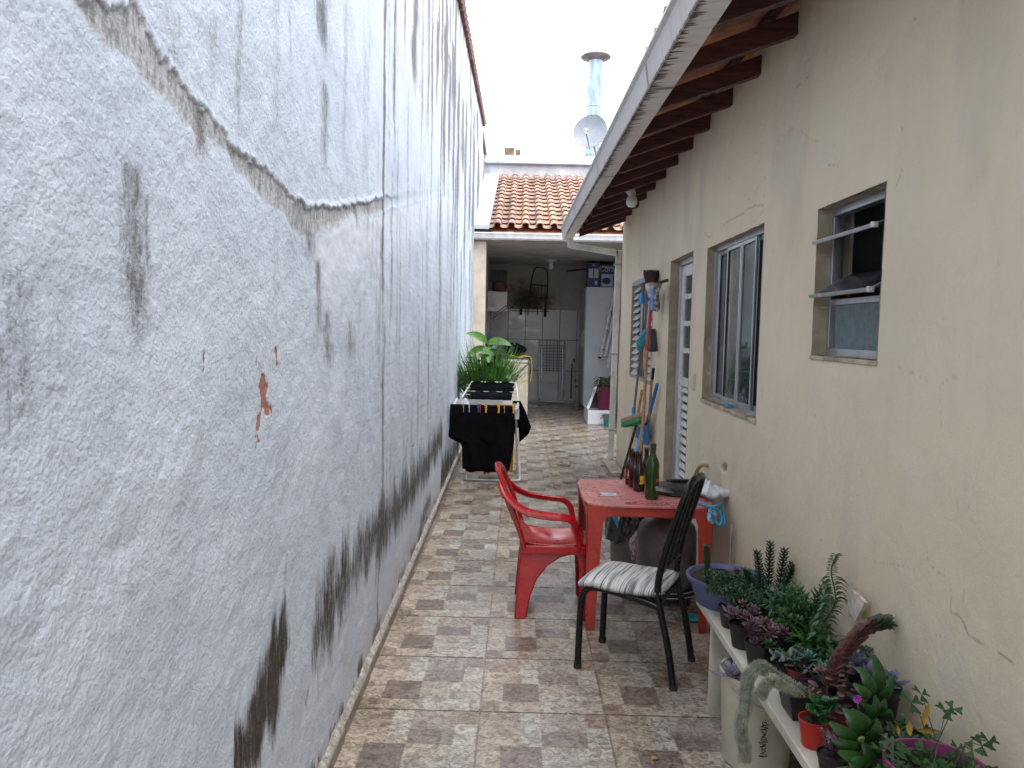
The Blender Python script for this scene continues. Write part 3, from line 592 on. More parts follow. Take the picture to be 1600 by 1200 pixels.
# --- room things seen through the sliding window
pt = thing('house_plant', (1.62, 4.35, 1.1), 'leafy green plant standing indoors behind the sliding window', 'plant')
m = MB(); m.lathe((1.62, 4.35, 1.1), [(.09, 0), (.12, .16), (.125, .17), (.11, .16), (.1, .14), (.001, .14)], 16); m.build('pot', pm('dark_pot', (.03, .03, .032), .5), pt)
m = MB()
for i in range(34):
    a_ = random.uniform(0, 6.28); el = random.uniform(.2, 1.4); b0 = Vector((1.62, 4.35, 1.24)); dd_ = Vector((math.cos(a_)*math.cos(el), math.sin(a_)*math.cos(el), math.sin(el)))
    L_ = random.uniform(.15, .4); m.tube([b0, b0+dd_*L_], .003, 4); m.leaf(b0+dd_*L_, dd_+Vector((0, 0, -.3)), .16, .11, .8)
m.build('foliage', pm('indoor_leaf', (.05, .13, .035), .4, .3, 10), pt)
tb = thing('kitchen_counter', (1.62, 4.3, .12), 'dim worktop just inside the sliding window', 'counter')
m = MB(); m.box(1.345, 1.85, 3.5, 5.1, 1.04, 1.098); m.build('worktop', pm('grey_worktop', (.3, .3, .3), .4), tb, bevel=.005)
m = MB(); m.box(1.36, 1.82, 3.52, 5.08, .122, 1.04); m.build('cupboard', pm('cupboard_grey', (.25, .24, .22), .5), tb, bevel=.005)
bg_ = MB(); bg_.lathe((1.42, 4.83, 1.1), [(.001, 0), (.05, .005), (.055, .06), (.045, .12), (.02, .16), (.001, .165)], 10, sx=.8)
tag(bg_.build('plastic_bag', pm('white_film', (.7, .72, .74), .4, .1, 30, .01, 40), loc=(1.42, 4.83, 1.1)), 'small crumpled white bag inside the window corner', 'bag')

# --- switch plate, hose, card on the wall
def wpt(y, z, off=0): return Vector((xw(y)-off, y, z))
m = MB(); Xb(m, 5.155, 5.225, 1.25, 1.365, -.010, .006); sp_ = m.build('switch_plate', pm('ivory_plastic', (.56, .50, .40), .4, .05), loc=wpt(5.19, 1.25), bevel=.004); tag(sp_, 'slim ivory blank switch plate between door and sliding window', 'switch plate')
m = MB(); m.tube(bez([wpt(4.68, .815, -.03), wpt(4.69, .82, .01), wpt(4.73, .80, .05), wpt(4.78, .70, .07), wpt(4.80, .60, .09), wpt(4.74, .52, .14), (.99, 4.66, .54)], 6), .012, 8)
tag(m.build('gas_hose', pm('tan_hose', (.36, .26, .13), .5, .2, 20), loc=wpt(4.7, .5)), 'tan gas hose bending out of a hole in the cream wall', 'hose')
pc = [onW(1330, 922, .03), onW(1323, 948, .025), onW(1336, 971, .035), onW(1351, 942, .05), onW(1340, 930, .04)]
m = MB(); m.prism(pc, (.012, 0, 0)); m.prism([onW(1328, 922, .004), onW(1323, 960, .004), onW(1345, 960, .004), onW(1345, 930, .004)], (.004, 0, 0))
tag(m.build('wall_bracket', pm('bare_cream_card', (.62, .57, .47), .8, .2, 30, .002, 60), loc=wpt(2.57, .66), smooth=False), 'small folded cream card fixed to the cream wall above the plants', 'card')

# --- roof, rafters, gutter
def zr(x): return 2.76+.36*(x-.68)            # underside of rafters
dark_wood = pm('dark_red_rafter', (.075, .022, .018), .55, .35, 10, .002, 60, stretch=(.6, 6, 6), rvar=.15)
y = 3.445-.527*13
while y < 9.5:
    m = MB(); x1 = xw(y)+.1; m.add([(.69, y-.028, zr(.69)), (x1, y-.028, zr(x1)), (x1, y+.028, zr(x1)), (.69, y+.028, zr(.69)), (.69, y-.028, zr(.69)+.085), (x1, y-.028, zr(x1)+.10), (x1, y+.028, zr(x1)+.10), (.69, y+.028, zr(.69)+.085)],
          [(0, 3, 2, 1), (4, 5, 6, 7), (0, 1, 5, 4), (1, 2, 6, 5), (2, 3, 7, 6), (3, 0, 4, 7)])
    m.build('rafter', dark_wood, house, smooth=False, bevel=.003); y += .527
m = MB(); s = .74
while s < 1.5: m.box(s-.02, s+.02, -3.9, 9.5, zr(s)+.112, zr(s)+.135); s += .33
m.build('batten', dark_wood, house, smooth=False)
clay = pm('clay_tile', (.46, .29, .225), .8, .25, 9, .002, 80, vcol=True, col2=(.17, .13, .11), c2=(.56, .72))
clay_un = pm('clay_underside', (.50, .21, .12), .75, .3, 8, .002, 60)
def tile_field(mb, o, U, V, Nn, nu, nv, pu=.23, pv=.34, var=.25):
    U, V, Nn, o = Vector(U).normalized(), Vector(V).normalized(), Vector(Nn).normalized(), Vector(o)
    for i in range(nu):
        for j in range(nv):
            q = 1+random.uniform(-var, var*.6); mb.col = (q, q*random.uniform(.92, 1.06), q*random.uniform(.88, 1.08))
            for cap in (0, 1):
                rows = []
                for t, r0 in ((0, 1.0), (.5, .93), (1.12, .84)):
                    c0 = o+U*(pu*(i+(.5 if cap else 0)))+V*(pv*(j+t))+Nn*((.030-.028*t)+(.028 if cap else .018)); row = []
                    for k in range(7):
                        a = math.pi*k/6; hw = pu*(.30 if cap else .33)*r0
                        row.append(c0+U*(-math.cos(a)*hw)+Nn*((math.sin(a)*.058 if cap else -math.sin(a)*.03)))
                    rows.append(row)
                mb.grid(rows)
                if cap:      # thickness of the visible lower end
                    r0 = rows[0]; inner = [p-Nn*.012-V*0 for p in r0]; mb.add(r0+inner, [(k, 7+k, 8+k, k+1) for k in range(6)])
m = MB(); sl = math.atan(.36); tile_field(m, (.62, -3.9, zr(.62)+.165), (0, 1, 0), (math.cos(sl), 0, math.sin(sl)), (-math.sin(sl), 0, math.cos(sl)), 58, 9)
m.build('roof', clay, house)
m = MB(); P = []          # closed deck of tile bellies seen from below
for i in range(470):
    y = -3.9+i*.0286; zz_ = .138+.012*abs(math.sin(math.pi*(y)/.23)); P.append([Vector((x, y, zr(x)+zz_+(.010 if k % 2 else 0))) for k, x in enumerate((.67, .82, .99, 1.0, 1.15, 1.32, 1.33, 1.5, 3.2, 4.75))])
m.grid(P); m.build('roof_underside', clay_un, house, ang=60)
m = MB(); m.prism([(4.75, -3.9, 0), (4.75, 9.5, 0), (4.75, 9.5, 4.3), (4.75, -3.9, 4.3)], (.1, 0, 0)); m.build('rear_wall', MATS['cream_core'], house, smooth=False)
m = MB(); m.prism([(1.38, 9.4495, 3.0), (4.7, 9.4495, 3.0), (4.7, 9.4495, 4.2), (1.38, 9.4495, zr(1.38)+.1)], (0, -.1, 0)); m.build('gable', MATS['cream_core'], house, smooth=False)
# gutter: box section running the length of the eave, moves slightly off the wall line
def gx(y): return -.0105*(y-9.5)
gm = bpy.data.materials.new('stained_white_gutter'); n, b = nodes(gm); v = geo(n, (1, 1, 1)); v2 = geo(n, (1.2, 30, 1.2))
f = noise(n, v2, 1, 5, .65); f2 = noise(n, v, 5, 4)
base = mixc(n, ramp(n, f, .45, .75, 0, .45), (.52, .50, .47), (.30, .27, .24)); base = mixc(n, ramp(n, f2, .5, .75, 0, .3), base, (.45, .42, .38))
at = N(n, 'ShaderNodeVertexColor'); at.layer_name = 'Col'; base = mixc(n, 1., base, at.outputs[0], 'MULTIPLY')
n.links.new(base, b.inputs['Base Color']); b.inputs['Roughness'].default_value = .5
m = MB(); sec = [(.635, 2.90), (.625, 2.765), (.508, 2.752), (.492, 2.872), (.476, 2.886), (.478, 2.905), (.500, 2.903), (.514, 2.775), (.610, 2.78), (.622, 2.90)]
ysg = [-4, -2, 0, 2.0, 4.0, 6.0, 8.0, 9.52]
rows = []
for y in ysg: rows.append([Vector((x+gx(y), y, z)) for x, z in sec]+[Vector((sec[0][0]+gx(y), y, sec[0][1]))])
for i in range(len(rows)-1):
    for k in range(len(sec)):
        m.col = (1.45, 1.47, 1.5) if k == 1 else ((.86, .84, .83) if k in (2, 3) else (.95, .95, .95)); m.add([rows[i][k], rows[i+1][k], rows[i+1][k+1], rows[i][k+1]], [(0, 1, 2, 3)])  # underside coloured lighter than the other faces, standing in for bounce light
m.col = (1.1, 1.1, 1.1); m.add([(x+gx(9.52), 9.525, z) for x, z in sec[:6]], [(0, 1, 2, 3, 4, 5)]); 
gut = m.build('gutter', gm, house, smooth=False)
for y in (1.6, 3.6, 5.62, 7.6):          # lapped joints
    m = MB(); m.add([(x+gx(y)-(.002 if k > 1 else 0), y+dy, z-(.0025)) for dy in (0, .03) for k, (x, z) in enumerate(sec[:4])], [(0, 1, 5, 4), (1, 2, 6, 5), (2, 3, 7, 6)])
    m.build('joint', pm('joint_sealant', (.30, .29, .28), .6), gut, smooth=False)
m = MB()                                   # ragged run of black mould along the drip edge
i = 0; y = 1.0
while y < 8.9:
    L_ = random.uniform(.008, .075)*(1 if y < 5.6 else .45)*(.4+fbm(np.array([y*3]), np.array([0.]), 5)[0]*1.2); w_ = random.uniform(.004, .014)
    x0 = .509+gx(y); m.add([(x0-.001, y-w_, 2.7505), (x0-.001, y+w_, 2.7505), (x0+L_, y+w_*.1, 2.7505+L_*.111)], [(0, 1, 2)]); m.add([(x0-.0035, y-w_*1.6, 2.752), (x0-.0035, y+w_*1.6, 2.752), (x0-.0055, y, 2.765)], [(0, 1, 2)]); y += random.uniform(.006, .028)
m.build('mould_fringe', pm('black_mould', (.16, .14, .12), .9, .3, 40), gut, smooth=False)
wp = pm('white_downpipe', (.70, .69, .66), .45, .12, 6, col2=(.42, .40, .36), c2=(.6, .8))
m = MB(); m.bar((.60, 9.47, 2.80), (.60, 9.47, 2.66), .07, .05, up=(0, 1, 0)); m.bar((.585, 9.47, 2.685), (1.19, 9.47, 2.60), .055, .07); m.bar((1.195, 9.47, 2.635), (1.175, 9.47, .06), .07, .055, up=(0, 1, 0)); m.bar((1.176, 9.47, .09), (1.10, 9.42, .03), .07, .055, up=(0, 1, 0))
m.build('downpipe', wp, house, smooth=False, bevel=.006)
for z in (2.45, 1.35, .4): m = MB(); m.box(1.14, 1.25, 9.435, 9.505, z, z+.02); m.build('pipe_bracket', alud, house, smooth=False)
# porcelain lamp holder with bulb under the eave
bp = on_z(984, 300, 2.87); lb = thing('lamp', bp+Vector((0, 0, .03)), 'bare round bulb in a white holder hanging under the rafters', 'light bulb')
q = on_y(987, 314, bp.y)
m = MB(); m.tube([bp+Vector((0, 0, .06)), bp+Vector((0, 0, .02)), q+Vector((0, 0, .06)), q+Vector((0, 0, .03))], [.05, .045, .035, .03], 14); m.build('holder', pm('old_porcelain', (.62, .55, .5), .35), lb)
m = MB(); m.lathe(q, [(.001, -.06), (.03, -.052), (.048, -.025), (.05, 0), (.04, .03), (.025, .045)], 16); m.build('bulb', pm('frosted_bulb', (.75, .74, .72), .25, .03), lb)

# ================================================================== LAUNDRY OUTBUILDING
FY, BY = 12.5, 17.3
lau = thing('laundry', (.6, 14, 0), 'open fronted laundry outbuilding with clay tile roof at the alley end', 'outbuilding')
lwm = pm('laundry_render', (.50, .49, .47), .85, .12, 3, .002, 50)
m = MB(); m.box(xl(12.5)-.002, -.575, FY, FY+.22, 0, 3.06); m.build('pillar', MATS['cream_core'], lau, smooth=False, bevel=.01)
m = MB(); m.box(xl(12.5)-.002, 2.2, FY+.002, FY+.20, 3.062, 3.2); m.build('beam', pm('brownish_beam', (.38, .31, .26), .8, .15), lau, smooth=False)
m = MB(); m.box(-.95, -.66, FY+.22, BY+.2, 0, 3.3); m.box(2.0, 2.2, FY+.2, BY+.2, 0, 3.3); m.box(-.66, 2.0, FY+.2, BY, 3.1, 3.3); m.box(2.0, 4.4, FY, FY+.2, 0, 3.2)
m.build('side_walls', lwm, lau, smooth=False)
bm_ = bpy.data.materials.new('mouldy_back_wall'); n, b = nodes(bm_); v = geo(n); sx = N(n, 'ShaderNodeSeparateXYZ'); n.links.new(v, sx.inputs[0])
f = noise(n, v, 2.8, 6, .7); f2 = noise(n, v, 9, 6, .7)
dx = mth(n, 'MULTIPLY', mth(n, 'SUBTRACT', sx.outputs[0], -.45), 1.4); dz = mth(n, 'MULTIPLY', mth(n, 'SUBTRACT', sx.outputs[2], 2.3), 1.9)
rr = mth(n, 'SQRT', mth(n, 'ADD', mth(n, 'MULTIPLY', dx, dx), mth(n, 'MULTIPLY', dz, dz)))
mk = ramp(n, mth(n, 'SUBTRACT', mth(n, 'ADD', mth(n, 'MULTIPLY', f, .6), mth(n, 'MULTIPLY', f2, .8)), mth(n, 'MULTIPLY', rr, .36)), .26, .72, 0, .9)
cc = mixc(n, ramp(n, f, .3, .7), (.40, .385, .36), (.50, .48, .45)); cc = mixc(n, ramp(n, rr, .2, 1.3, .6, 0), cc, (.30, .25, .16)); cc = mixc(n, mk, cc, (.035, .03, .022))
n.links.new(cc, b.inputs['Base Color']); b.inputs['Roughness'].default_value = .9
m = MB(); m.box(-.8, 2.2, BY, BY+.2, 0, 3.3); m.build('back_wall', bm_, lau, smooth=False)
# wall tiling, thin slabs with dark joints
wtile = pm('glazed_white_tile', (.52, .53, .54), .18, .04, 2); m = MB(); tw, th = .39, .70; x = -.655
while x < 1.99:
    z = .03
    while z < 2.0: m.box(x+.006, min(x+tw-.006, 1.995), BY-.012, BY-.001, z+.006, z+th-.006-.02*(z > 1.2)); z += th
    x += tw
m.build('wall_tiles', wtile, lau, smooth=False, bevel=.002)
for xa, xb_ in ((1.988, 1.999), (-.659, -.648)):
    m = MB(); y = FY+.5
    while y < BY-.05:
        z = .03
        while z < 2.0: m.box(xa, xb_, y+.006, min(y+tw, BY-.015)-.006, z+.006, z+th-.006-.02*(z > 1.2)); z += th
        y += tw
    m.build('side_tiles', wtile, lau, smooth=False, bevel=.002)
m = MB(); m.box(-.655, 1.995, BY-.004, BY-.0005, .03, 2.1); m.build('tile_joints', pm('dark_joint', (.07, .07, .07), .9), lau, smooth=False)
# roof
SL = .385; m = MB(); V_ = Vector((0, 1, SL)).normalized(); tile_field(m, (-.515, FY-.06, 3.255), (1, 0, 0), V_, (0, -V_.z, V_.y), 13, 14, var=.3)
lr = m.build('roof', clay, lau)
m = MB(); m.prism([(-.5, FY-.02, 3.20), (2.5, FY-.02, 3.20), (2.5, 17.0, 3.20+4.5*SL), (-.5, 17.0, 3.20+4.5*SL)], (0, 0, .02)); m.prism([(2.5, FY, 3.2), (4.4, FY, 3.2), (4.4, 17, 4.9), (2.5, 17, 4.9)], (0, 0, .03)); m.build('roof_deck', clay_un, lau, smooth=False)
galv = pm('galvanised_flashing', (.33, .38, .45), .4, .18, 5, .002, 12, metal=.35, col2=(.34, .35, .36), c2=(.55, .75)); white_fl = pm('painted_flashing', (.46, .49, .54), .5, .12, 4, col2=(.45, .45, .44), c2=(.58, .8))
m = MB(); dzf = .33
m.prism([(xl(13)-.03, FY-.1, 3.24), (-.53, FY-.1, 3.24), (-.515, 17.0, 3.24+4.6*SL), (xl(17)-.03, 17.0, 3.24+4.6*SL)], (0, 0, .07)); m.build('verge_flashing', white_fl, lau, smooth=False, bevel=.008)
zt = 3.24+4.55*SL
m = MB(); m.box(xl(17)-.03, 2.6, 16.95, 17.1, 3.3, zt+.42); m.build('parapet', white_fl, lau, smooth=False)
m = MB(); P = []
for x in np.linspace(xl(17)-.05, 2.62, 30):
    jj = .008*math.sin(x*9); P.append([Vector((x, 16.86+jj, zt+.24)), Vector((x, 16.84+jj, zt+.26)), Vector((x, 16.86, zt+.38)), Vector((x, 16.93, zt+.45)), Vector((x, 17.12, zt+.46)), Vector((x, 17.14, zt+.3))])
m.grid(P); m.build('ridge_flashing', galv, lau, ang=50)
m = MB(); P = []      # front gutter, rounded box
for x in (xl(12.4)-.0, 2.3): P.append([Vector((x, FY-.005, 3.20)), Vector((x, FY-.01, 3.09)), Vector((x, FY-.10, 3.075)), Vector((x, FY-.13, 3.10)), Vector((x, FY-.135, 3.16)), Vector((x, FY-.145, 3.175)), Vector((x, FY-.14, 3.19)), Vector((x, FY-.12, 3.185)), Vector((x, FY-.10, 3.10))])
m.grid(P); m.build('gutter', pm('aluminium_white_gutter', (.62, .64, .66), .4, .1, 6, metal=.1), lau, ang=30)
# ceiling bulb
cb = thing('ceiling_lamp', (.62, 15.9, 3.1), 'round white ceiling lamp holder inside the laundry', 'light bulb')
m = MB(); m.lathe((.62, 15.9, 3.1), [(.001, -.005), (.12, -.005), (.11, -.03), (.05, -.05), (.045, -.08)], 18); m.build('holder', whm, cb)
m = MB(); m.lathe((.62, 15.9, 3.03), [(.03, 0), (.05, -.05), (.05, -.09), (.03, -.125), (.001, -.13)], 14); m.build('bulb', MATS['frosted_bulb'], cb)

# ---- rooftop things
fl = thing('flue', (1.42, 18, 4.6), 'tall galvanised flue pipe with flat conical cap above the roofs', 'chimney pipe')
gal2 = pm('blue_galvanised', (.28, .36, .45), .35, .2, 3, .002, 20, metal=.45, stretch=(5, 5, .8))
t0 = on_y(931, 92, 18); t1 = on_y(924, 268, 18)
m = MB(); m.tube([Vector((t1.x, 18, 3.3)), t1, t0], .165, 22); m.build('pipe', gal2, fl)
for z in (t0.z-1.1, t0.z-2.2):
    m = MB(); m.lathe((t0.x+(t1.x-t0.x)*(t0.z-z)/(t0.z-t1.z), 18, z), [(.166, 0), (.172, .01), (.172, .03), (.166, .04)], 22)
    m.build('seam', gal2, fl)
m = MB(); cc_ = Vector((t0.x, 18, t0.z+.02)); m.lathe(cc_, [(.16, -.08), (.34, .0), (.35, .02), (.18, .12), (.001, .17)], 24); m.build('cap', pm('dull_cap', (.26, .27, .29), .45, .2, metal=.5), fl)
di = thing('satellite_dish', (1.1, 12, 3.3), 'grey satellite dish on the roof edge beside the flue pipe', 'satellite dish')
dc = on_y(922, 205, 12); ax = Vector((-.35, -1, .25)).normalized()
m = MB(); pr = [(r, -.08+.08*(r/.27)**2) for r in (.001, .06, .12, .18, .23, .265, .27)]; m.lathe(dc, pr+[(.272, .004), (.27, -.008)]+[(r, z-.010) for r, z in reversed(pr)], 40, axis=ax); m.build('reflector', pm('dish_grey', (.24, .27, .31), .45, .08, 4), di, ang=60)
m = MB(); s0 = dc+Vector((0, 0, -.26)); m.tube([s0, s0+ax*.12+Vector((0, 0, .06)), dc+ax*.30+Vector((0, 0, -.12))], .010); m.tube([dc-ax*.08, dc-ax*.14, Vector((dc.x+.12, 12.2, dc.z-.3)), Vector((dc.x+.12, 12.2, 3.3))], .02); m.build('mast', alud, di)
m = MB(); hp = dc+ax*.31+Vector((0, 0, -.12)); m.tube([hp, hp-ax*.09+Vector((0, 0, .03))], [.025, .032], 12); m.tube([hp, hp+Vector((.02, 0, -.07))], .02); m.build('feed_horn', pm('feed_grey', (.45, .46, .48), .4), di)
an = MB(); an.tube([on_y(762, 258, 17.4), on_y(785, 233, 17.4)], .012, 6); tag(an.build('antenna_rod', pm('thin_rod', (.6, .58, .52), .5), loc=on_y(762, 262, 17.4)), 'thin slanting aerial rod at the roof corner', 'antenna')
for (x0, x1, y0, y1, lab) in ((788, 803, 252, 262, 'larger weathered timber offcut on the ridge parapet'), (805, 813, 256, 263, 'small weathered timber offcut on the ridge parapet')):
    a_ = on_y(x0, y0, 17.0); c_ = on_y(x1, y1, 17.0); m = MB(); m.box(a_.x, c_.x, 17.0, 17.14, zt+.461, zt+.461+abs(a_.z-c_.z)+.03, None); 
    tag(m.build('timber_offcut', pm('weathered_timber', (.16, .12, .09), .9, .3), loc=(a_.x, 17, zt+.46), bevel=.006), lab, 'timber', 'timber offcuts on the parapet')
#PART2
# ================================================================== FURNITURE
up_ = Vector((0, 0, 1))
# ---- red plastic armchair
redp = pm('red_plastic', (.36, .006, .012), .24, .05, 5, .0005, 40, col2=(.42, .04, .05), c2=(.72, .95))
rc = thing('plastic_armchair', (.22, 4.4, 0), 'glossy red one-piece plastic armchair drawn up beside the red table', 'chair')
YN, YF = 4.20, 4.63
for yo, sgn in ((YN, 1), (YF, -1)):
    for k in (0, 1):
        if k == 0: poly = [(.005, 0), (.072, 0), (.098, .14), (.13, .225), (.185, .30), (.26, .352), (.345, .375), (.345, .405), (.05, .42), (.025, .30)]
        else: poly = [(.435, 0), (.385, 0), (.375, .16), (.367, .30), (.347, .375), (.347, .405), (.41, .42), (.432, .30)]
        m = MB(); pts = []
        def yy_(z): return yo+sgn*(.035*z/.42)
        for dy in (0, .028*sgn): pts.append([Vector((x, yy_(z)+dy, z)) for x, z in poly])
        a_, b_ = pts; n_ = len(poly); m.add(a_+b_, [tuple(range(n_)), tuple(range(2*n_-1, n_-1, -1))]+[(i, n_+i, n_+(i+1) % n_, (i+1) % n_) for i in range(n_)])
        xs_ = (.02, .045) if k == 0 else (.395, .42)      # return flange of the L-shaped leg
        m.add([(xs_[0], yo, 0), (xs_[1], yo, 0), (xs_[1], yo+sgn*.045, 0), (xs_[0], yo+sgn*.045, 0), (xs_[0]+.01, yo+sgn*.035, .40), (xs_[1]+.01, yo+sgn*.035, .40), (xs_[1]+.01, yo+sgn*.12, .40), (xs_[0]+.01, yo+sgn*.12, .40)],
              [(0, 3, 2, 1), (4, 5, 6, 7), (0, 1, 5, 4), (1, 2, 6, 5), (2, 3, 7, 6), (3, 0, 4, 7)])
        m.build('leg', redp, rc, bevel=.008, seg=3)
m = MB(); P = []
for i in range(15):
    r_w = []
    for j in range(25):
        u = i/14; t = j/24; x = .03+.405*u; y = (YN+.02)+(YF-YN-.04)*t
        z = .425-.028*math.sin(math.pi*t)*math.sin(math.pi*min(1, u*1.05))+.012*math.cos(math.pi*u*2)*(.5)-.03*max(0, (u-.86)/.14)**2+.05*max(0, (.12-u)/.12)**2
        z += .0025*math.sin(t*math.pi*22)*(1 if .2 < u < .85 else .0); r_w.append(Vector((x, y, z)))
    P.append(r_w)
m.grid(P); so_ = m.build('seat', redp, rc); md = so_.modifiers.new('s', 'SOLIDIFY'); md.thickness = .008; md.offset = -1
m = MB()
for yy_ in (YN+.012, YF-.012): m.box(.04, .425, yy_-.008, yy_+.008, .375, .424)
m.box(.405, .43, YN+.02, YF-.02, .37, .405); m.build('apron', redp, rc, bevel=.006, seg=3)
for y0, sg in ((YN+.01, 1), (YF-.01, -1)):
    m = MB(); m.tube(bez([(-.085, y0+sg*.045, .775), (-.06, y0+sg*.005, .715), (.0, y0-sg*.02, .655), (.08, y0-sg*.03, .618), (.20, y0-sg*.03, .600), (.29, y0-sg*.025, .590), (.335, y0-sg*.015, .555), (.35, y0, .49), (.372, y0+sg*.005, .40)], 5), .023, 12, flat=(.62, 1.15), up=(0, 0, 1)); m.build('armrest', redp, rc)
m = MB(); fr = bez([(.055, YN+.02, .41), (.01, YN+.02, .55), (-.055, YN+.03, .72), (-.088, YN+.07, .80), (-.105, YN+.14, .822), (-.11, (YN+YF)/2, .828), (-.105, YF-.14, .822), (-.088, YF-.07, .80), (-.055, YF-.03, .72), (.01, YF-.02, .55), (.055, YF-.02, .41)], 6)
m.tube(fr, .024, 12, flat=(.6, 1.2))
for k in range(5):
    yk = YN+.10+k*.0575; m.tube(bez([(.045, yk, .42), (.0, yk, .52), (-.065, yk, .68), (-.10, yk, .81)], 4), .02, 8, flat=(.35, 1.05), up=(1, 0, 0))
m.build('backrest', redp, rc)

# ---- red plastic table
redt = pm('faded_red_plastic', (.42, .045, .03), .34, .12, 5, .001, 40, col2=(.46, .09, .07), c2=(.64, .84))
redtop = pm('worn_pink_red_top', (.50, .17, .16), .35, .16, 9, .0015, 50, col2=(.58, .38, .37), c2=(.56, .72))
tb = thing('plastic_table', (.75, 4.39, 0), 'square faded red plastic table with bottles and a black lid on top', 'table')
X0, X1, Y0, Y1 = .375, 1.085, 4.035, 4.76
m = MB(); ch = .045; poly = []
for cx, cy, sx, sy in ((X0, Y0, 1, 1), (X1, Y0, -1, 1), (X1, Y1, -1, -1), (X0, Y1, 1, -1)):
    c_ = [(cx, cy+sy*.13), (cx+sx*.004, cy+sy*.10), (cx+sx*.012, cy+sy*.085), (cx+sx*.012, cy+sy*.045), (cx+sx*.045, cy+sy*.012), (cx+sx*.085, cy+sy*.012), (cx+sx*.10, cy+sy*.004), (cx+sx*.13, cy)]
    if sx*sy < 0: c_ = c_[::-1]
    poly += c_
m.prism([(x, y, .690) for x, y in poly], (0, 0, .016)); m.build('tabletop', redtop, tb, bevel=.005, seg=3, ang=30)
m = MB()
for a_, b_ in (((X0+.02, Y0+.02), (X1-.02, Y0+.02)), ((X1-.02, Y0+.02), (X1-.02, Y1-.02)), ((X1-.02, Y1-.02), (X0+.02, Y1-.02)), ((X0+.02, Y1-.02), (X0+.02, Y0+.02))): m.bar((a_[0], a_[1], .665), (b_[0], b_[1], .665), .014, .052)
m.build('apron', redt, tb, bevel=.004)
for cx, cy, sx, sy in ((X0, Y0, 1, 1), (X1, Y0, -1, 1), (X1, Y1, -1, -1), (X0, Y1, 1, -1)):
    m = MB(); P = []
    for z, w_, off in ((.695, .115, .006), (.64, .105, .010), (.60, .085, .014), (.3, .062, .020), (0, .045, .026)):
        bx, by = cx+sx*off, cy+sy*off; rd = .02
        P.append([Vector((bx+sx*q[0], by+sy*q[1], z)) for q in ((w_, 0), (w_*.5, 0), (rd, 0), (rd*.3, rd*.3), (0, rd), (0, w_*.5), (0, w_), (.012, w_), (.012, rd+.012), (rd+.012, .012), (w_, .012), (w_, 0))])
    if sx*sy > 0: P = P[::-1]
    m.grid(P); m.add(P[-1][:-1] if sx*sy < 0 else P[0][:-1], [tuple(range(11))]); m.build('leg', redt, tb, bevel=.002)
dk_ink = pm('worn_dark_print', (.22, .03, .03), .5, .3, 40); wh_ink = pm('worn_pale_print', (.50, .44, .50), .5, .25, 40)
pA = on_z(982, 787, .7065); pB = on_z(1044, 789, .7065)
text('BRAHMA', 'lettering', dk_ink, tb, .062, frame(((pA.x+pB.x)/2, (pA.y+pB.y)/2+.012, .7068), (1, 0, 0), (0, 1, 0)), xs=1.0)
m = MB(); cx, cy = .745, 4.085
for a_ in range(2):
    k = .0 if a_ == 0 else .004
el = [Vector((cx+.155*math.cos(t), cy+.042*math.sin(t), .7066)) for t in np.linspace(.35, 2*math.pi-.35, 40)]
m.tube(el, .0022, 4, flat=(.3, 1)); m.build('oval_outline', dk_ink, tb)
m = MB(); qx, qy = .53, 4.30
for k_, (r_, mt) in enumerate(((1, wh_ink),)): m.prism([(qx-.055, qy-.05, .7062), (qx+.055, qy-.05, .7062), (qx+.04, qy+.0, .7062), (qx+.055, qy+.05, .7062), (qx-.055, qy+.05, .7062), (qx-.04, qy, .7062)], (0, 0, .0006))
m.build('worn_emblem', wh_ink, tb, smooth=False)
m = MB(); pl_ = [(qx-.068, qy-.062), (qx+.068, qy-.062), (qx+.05, qy), (qx+.068, qy+.062), (qx-.068, qy+.062), (qx-.05, qy), (qx-.068, qy-.062)]; m.tube([(x, y, .7066) for x, y in pl_], .0024, 4, flat=(.3, 1)); m.build('emblem_outline', dk_ink, tb)

# ---- bottles
def bottle_prof(h, r, neck, rn, sh):
    return [(.001, .004), (r*.8, 0), (r, .006), (r, h*sh), (r*.93, h*(sh+.05)), (r*.66, h*(sh+.12)), (rn*1.15, h*(sh+.18)), (rn, h*(sh+.24)), (rn, h*.955), (rn*1.15, h*.96), (rn*1.15, h*.985), (rn, h)]
def gmat(name, col, rough=.06):
    m = bpy.data.materials.new(name); n, b = nodes(m); b.inputs['Base Color'].default_value = rgba(col); b.inputs['Roughness'].default_value = rough
    b.inputs['Transmission Weight'].default_value = .55; b.inputs['IOR'].default_value = 1.5; v = geo(n); bumpn(n, b, noise(n, v, 18, 2), .0008); return m
gg = gmat('green_glass', (.03, .085, .010)); bgm = gmat('brown_glass', (.045, .012, .006)); capm = pm('black_foil', (.012, .012, .013), .35)
p = on_z(1018, 779, .707)
bo = thing('wine_bottle', p, 'tall green glass bottle, the largest on the red table', 'bottle')
m = MB(); m.lathe(p, bottle_prof(.31, .038, 0, .0145, .62), 28); m.build('glass_body', gg, bo)
m = MB(); m.lathe(p+Vector((0, 0, .24)), [(.0155, 0), (.0158, .068), (.0145, .0715), (.001, .0718)], 20); m.build('neck_sleeve', capm, bo)
def arc_label(mb, c, r, a0, a1, z0, z1, k=14): mb.grid([[Vector((c[0]+r*math.cos(a), c[1]+r*math.sin(a), c[2]+z)) for z in (z0, z1)] for a in np.linspace(a0, a1, k)])
m = MB(); arc_label(m, p, .0385, -1.25, .5, .045, .135); m.build('label', pm('dark_paper_label', (.03, .025, .025), .6), bo)
m = MB(); arc_label(m, p, .0389, -1.2, .4, .05, .075); m.build('label_band', pm('cream_label', (.5, .48, .42), .6, .4, 60), bo)
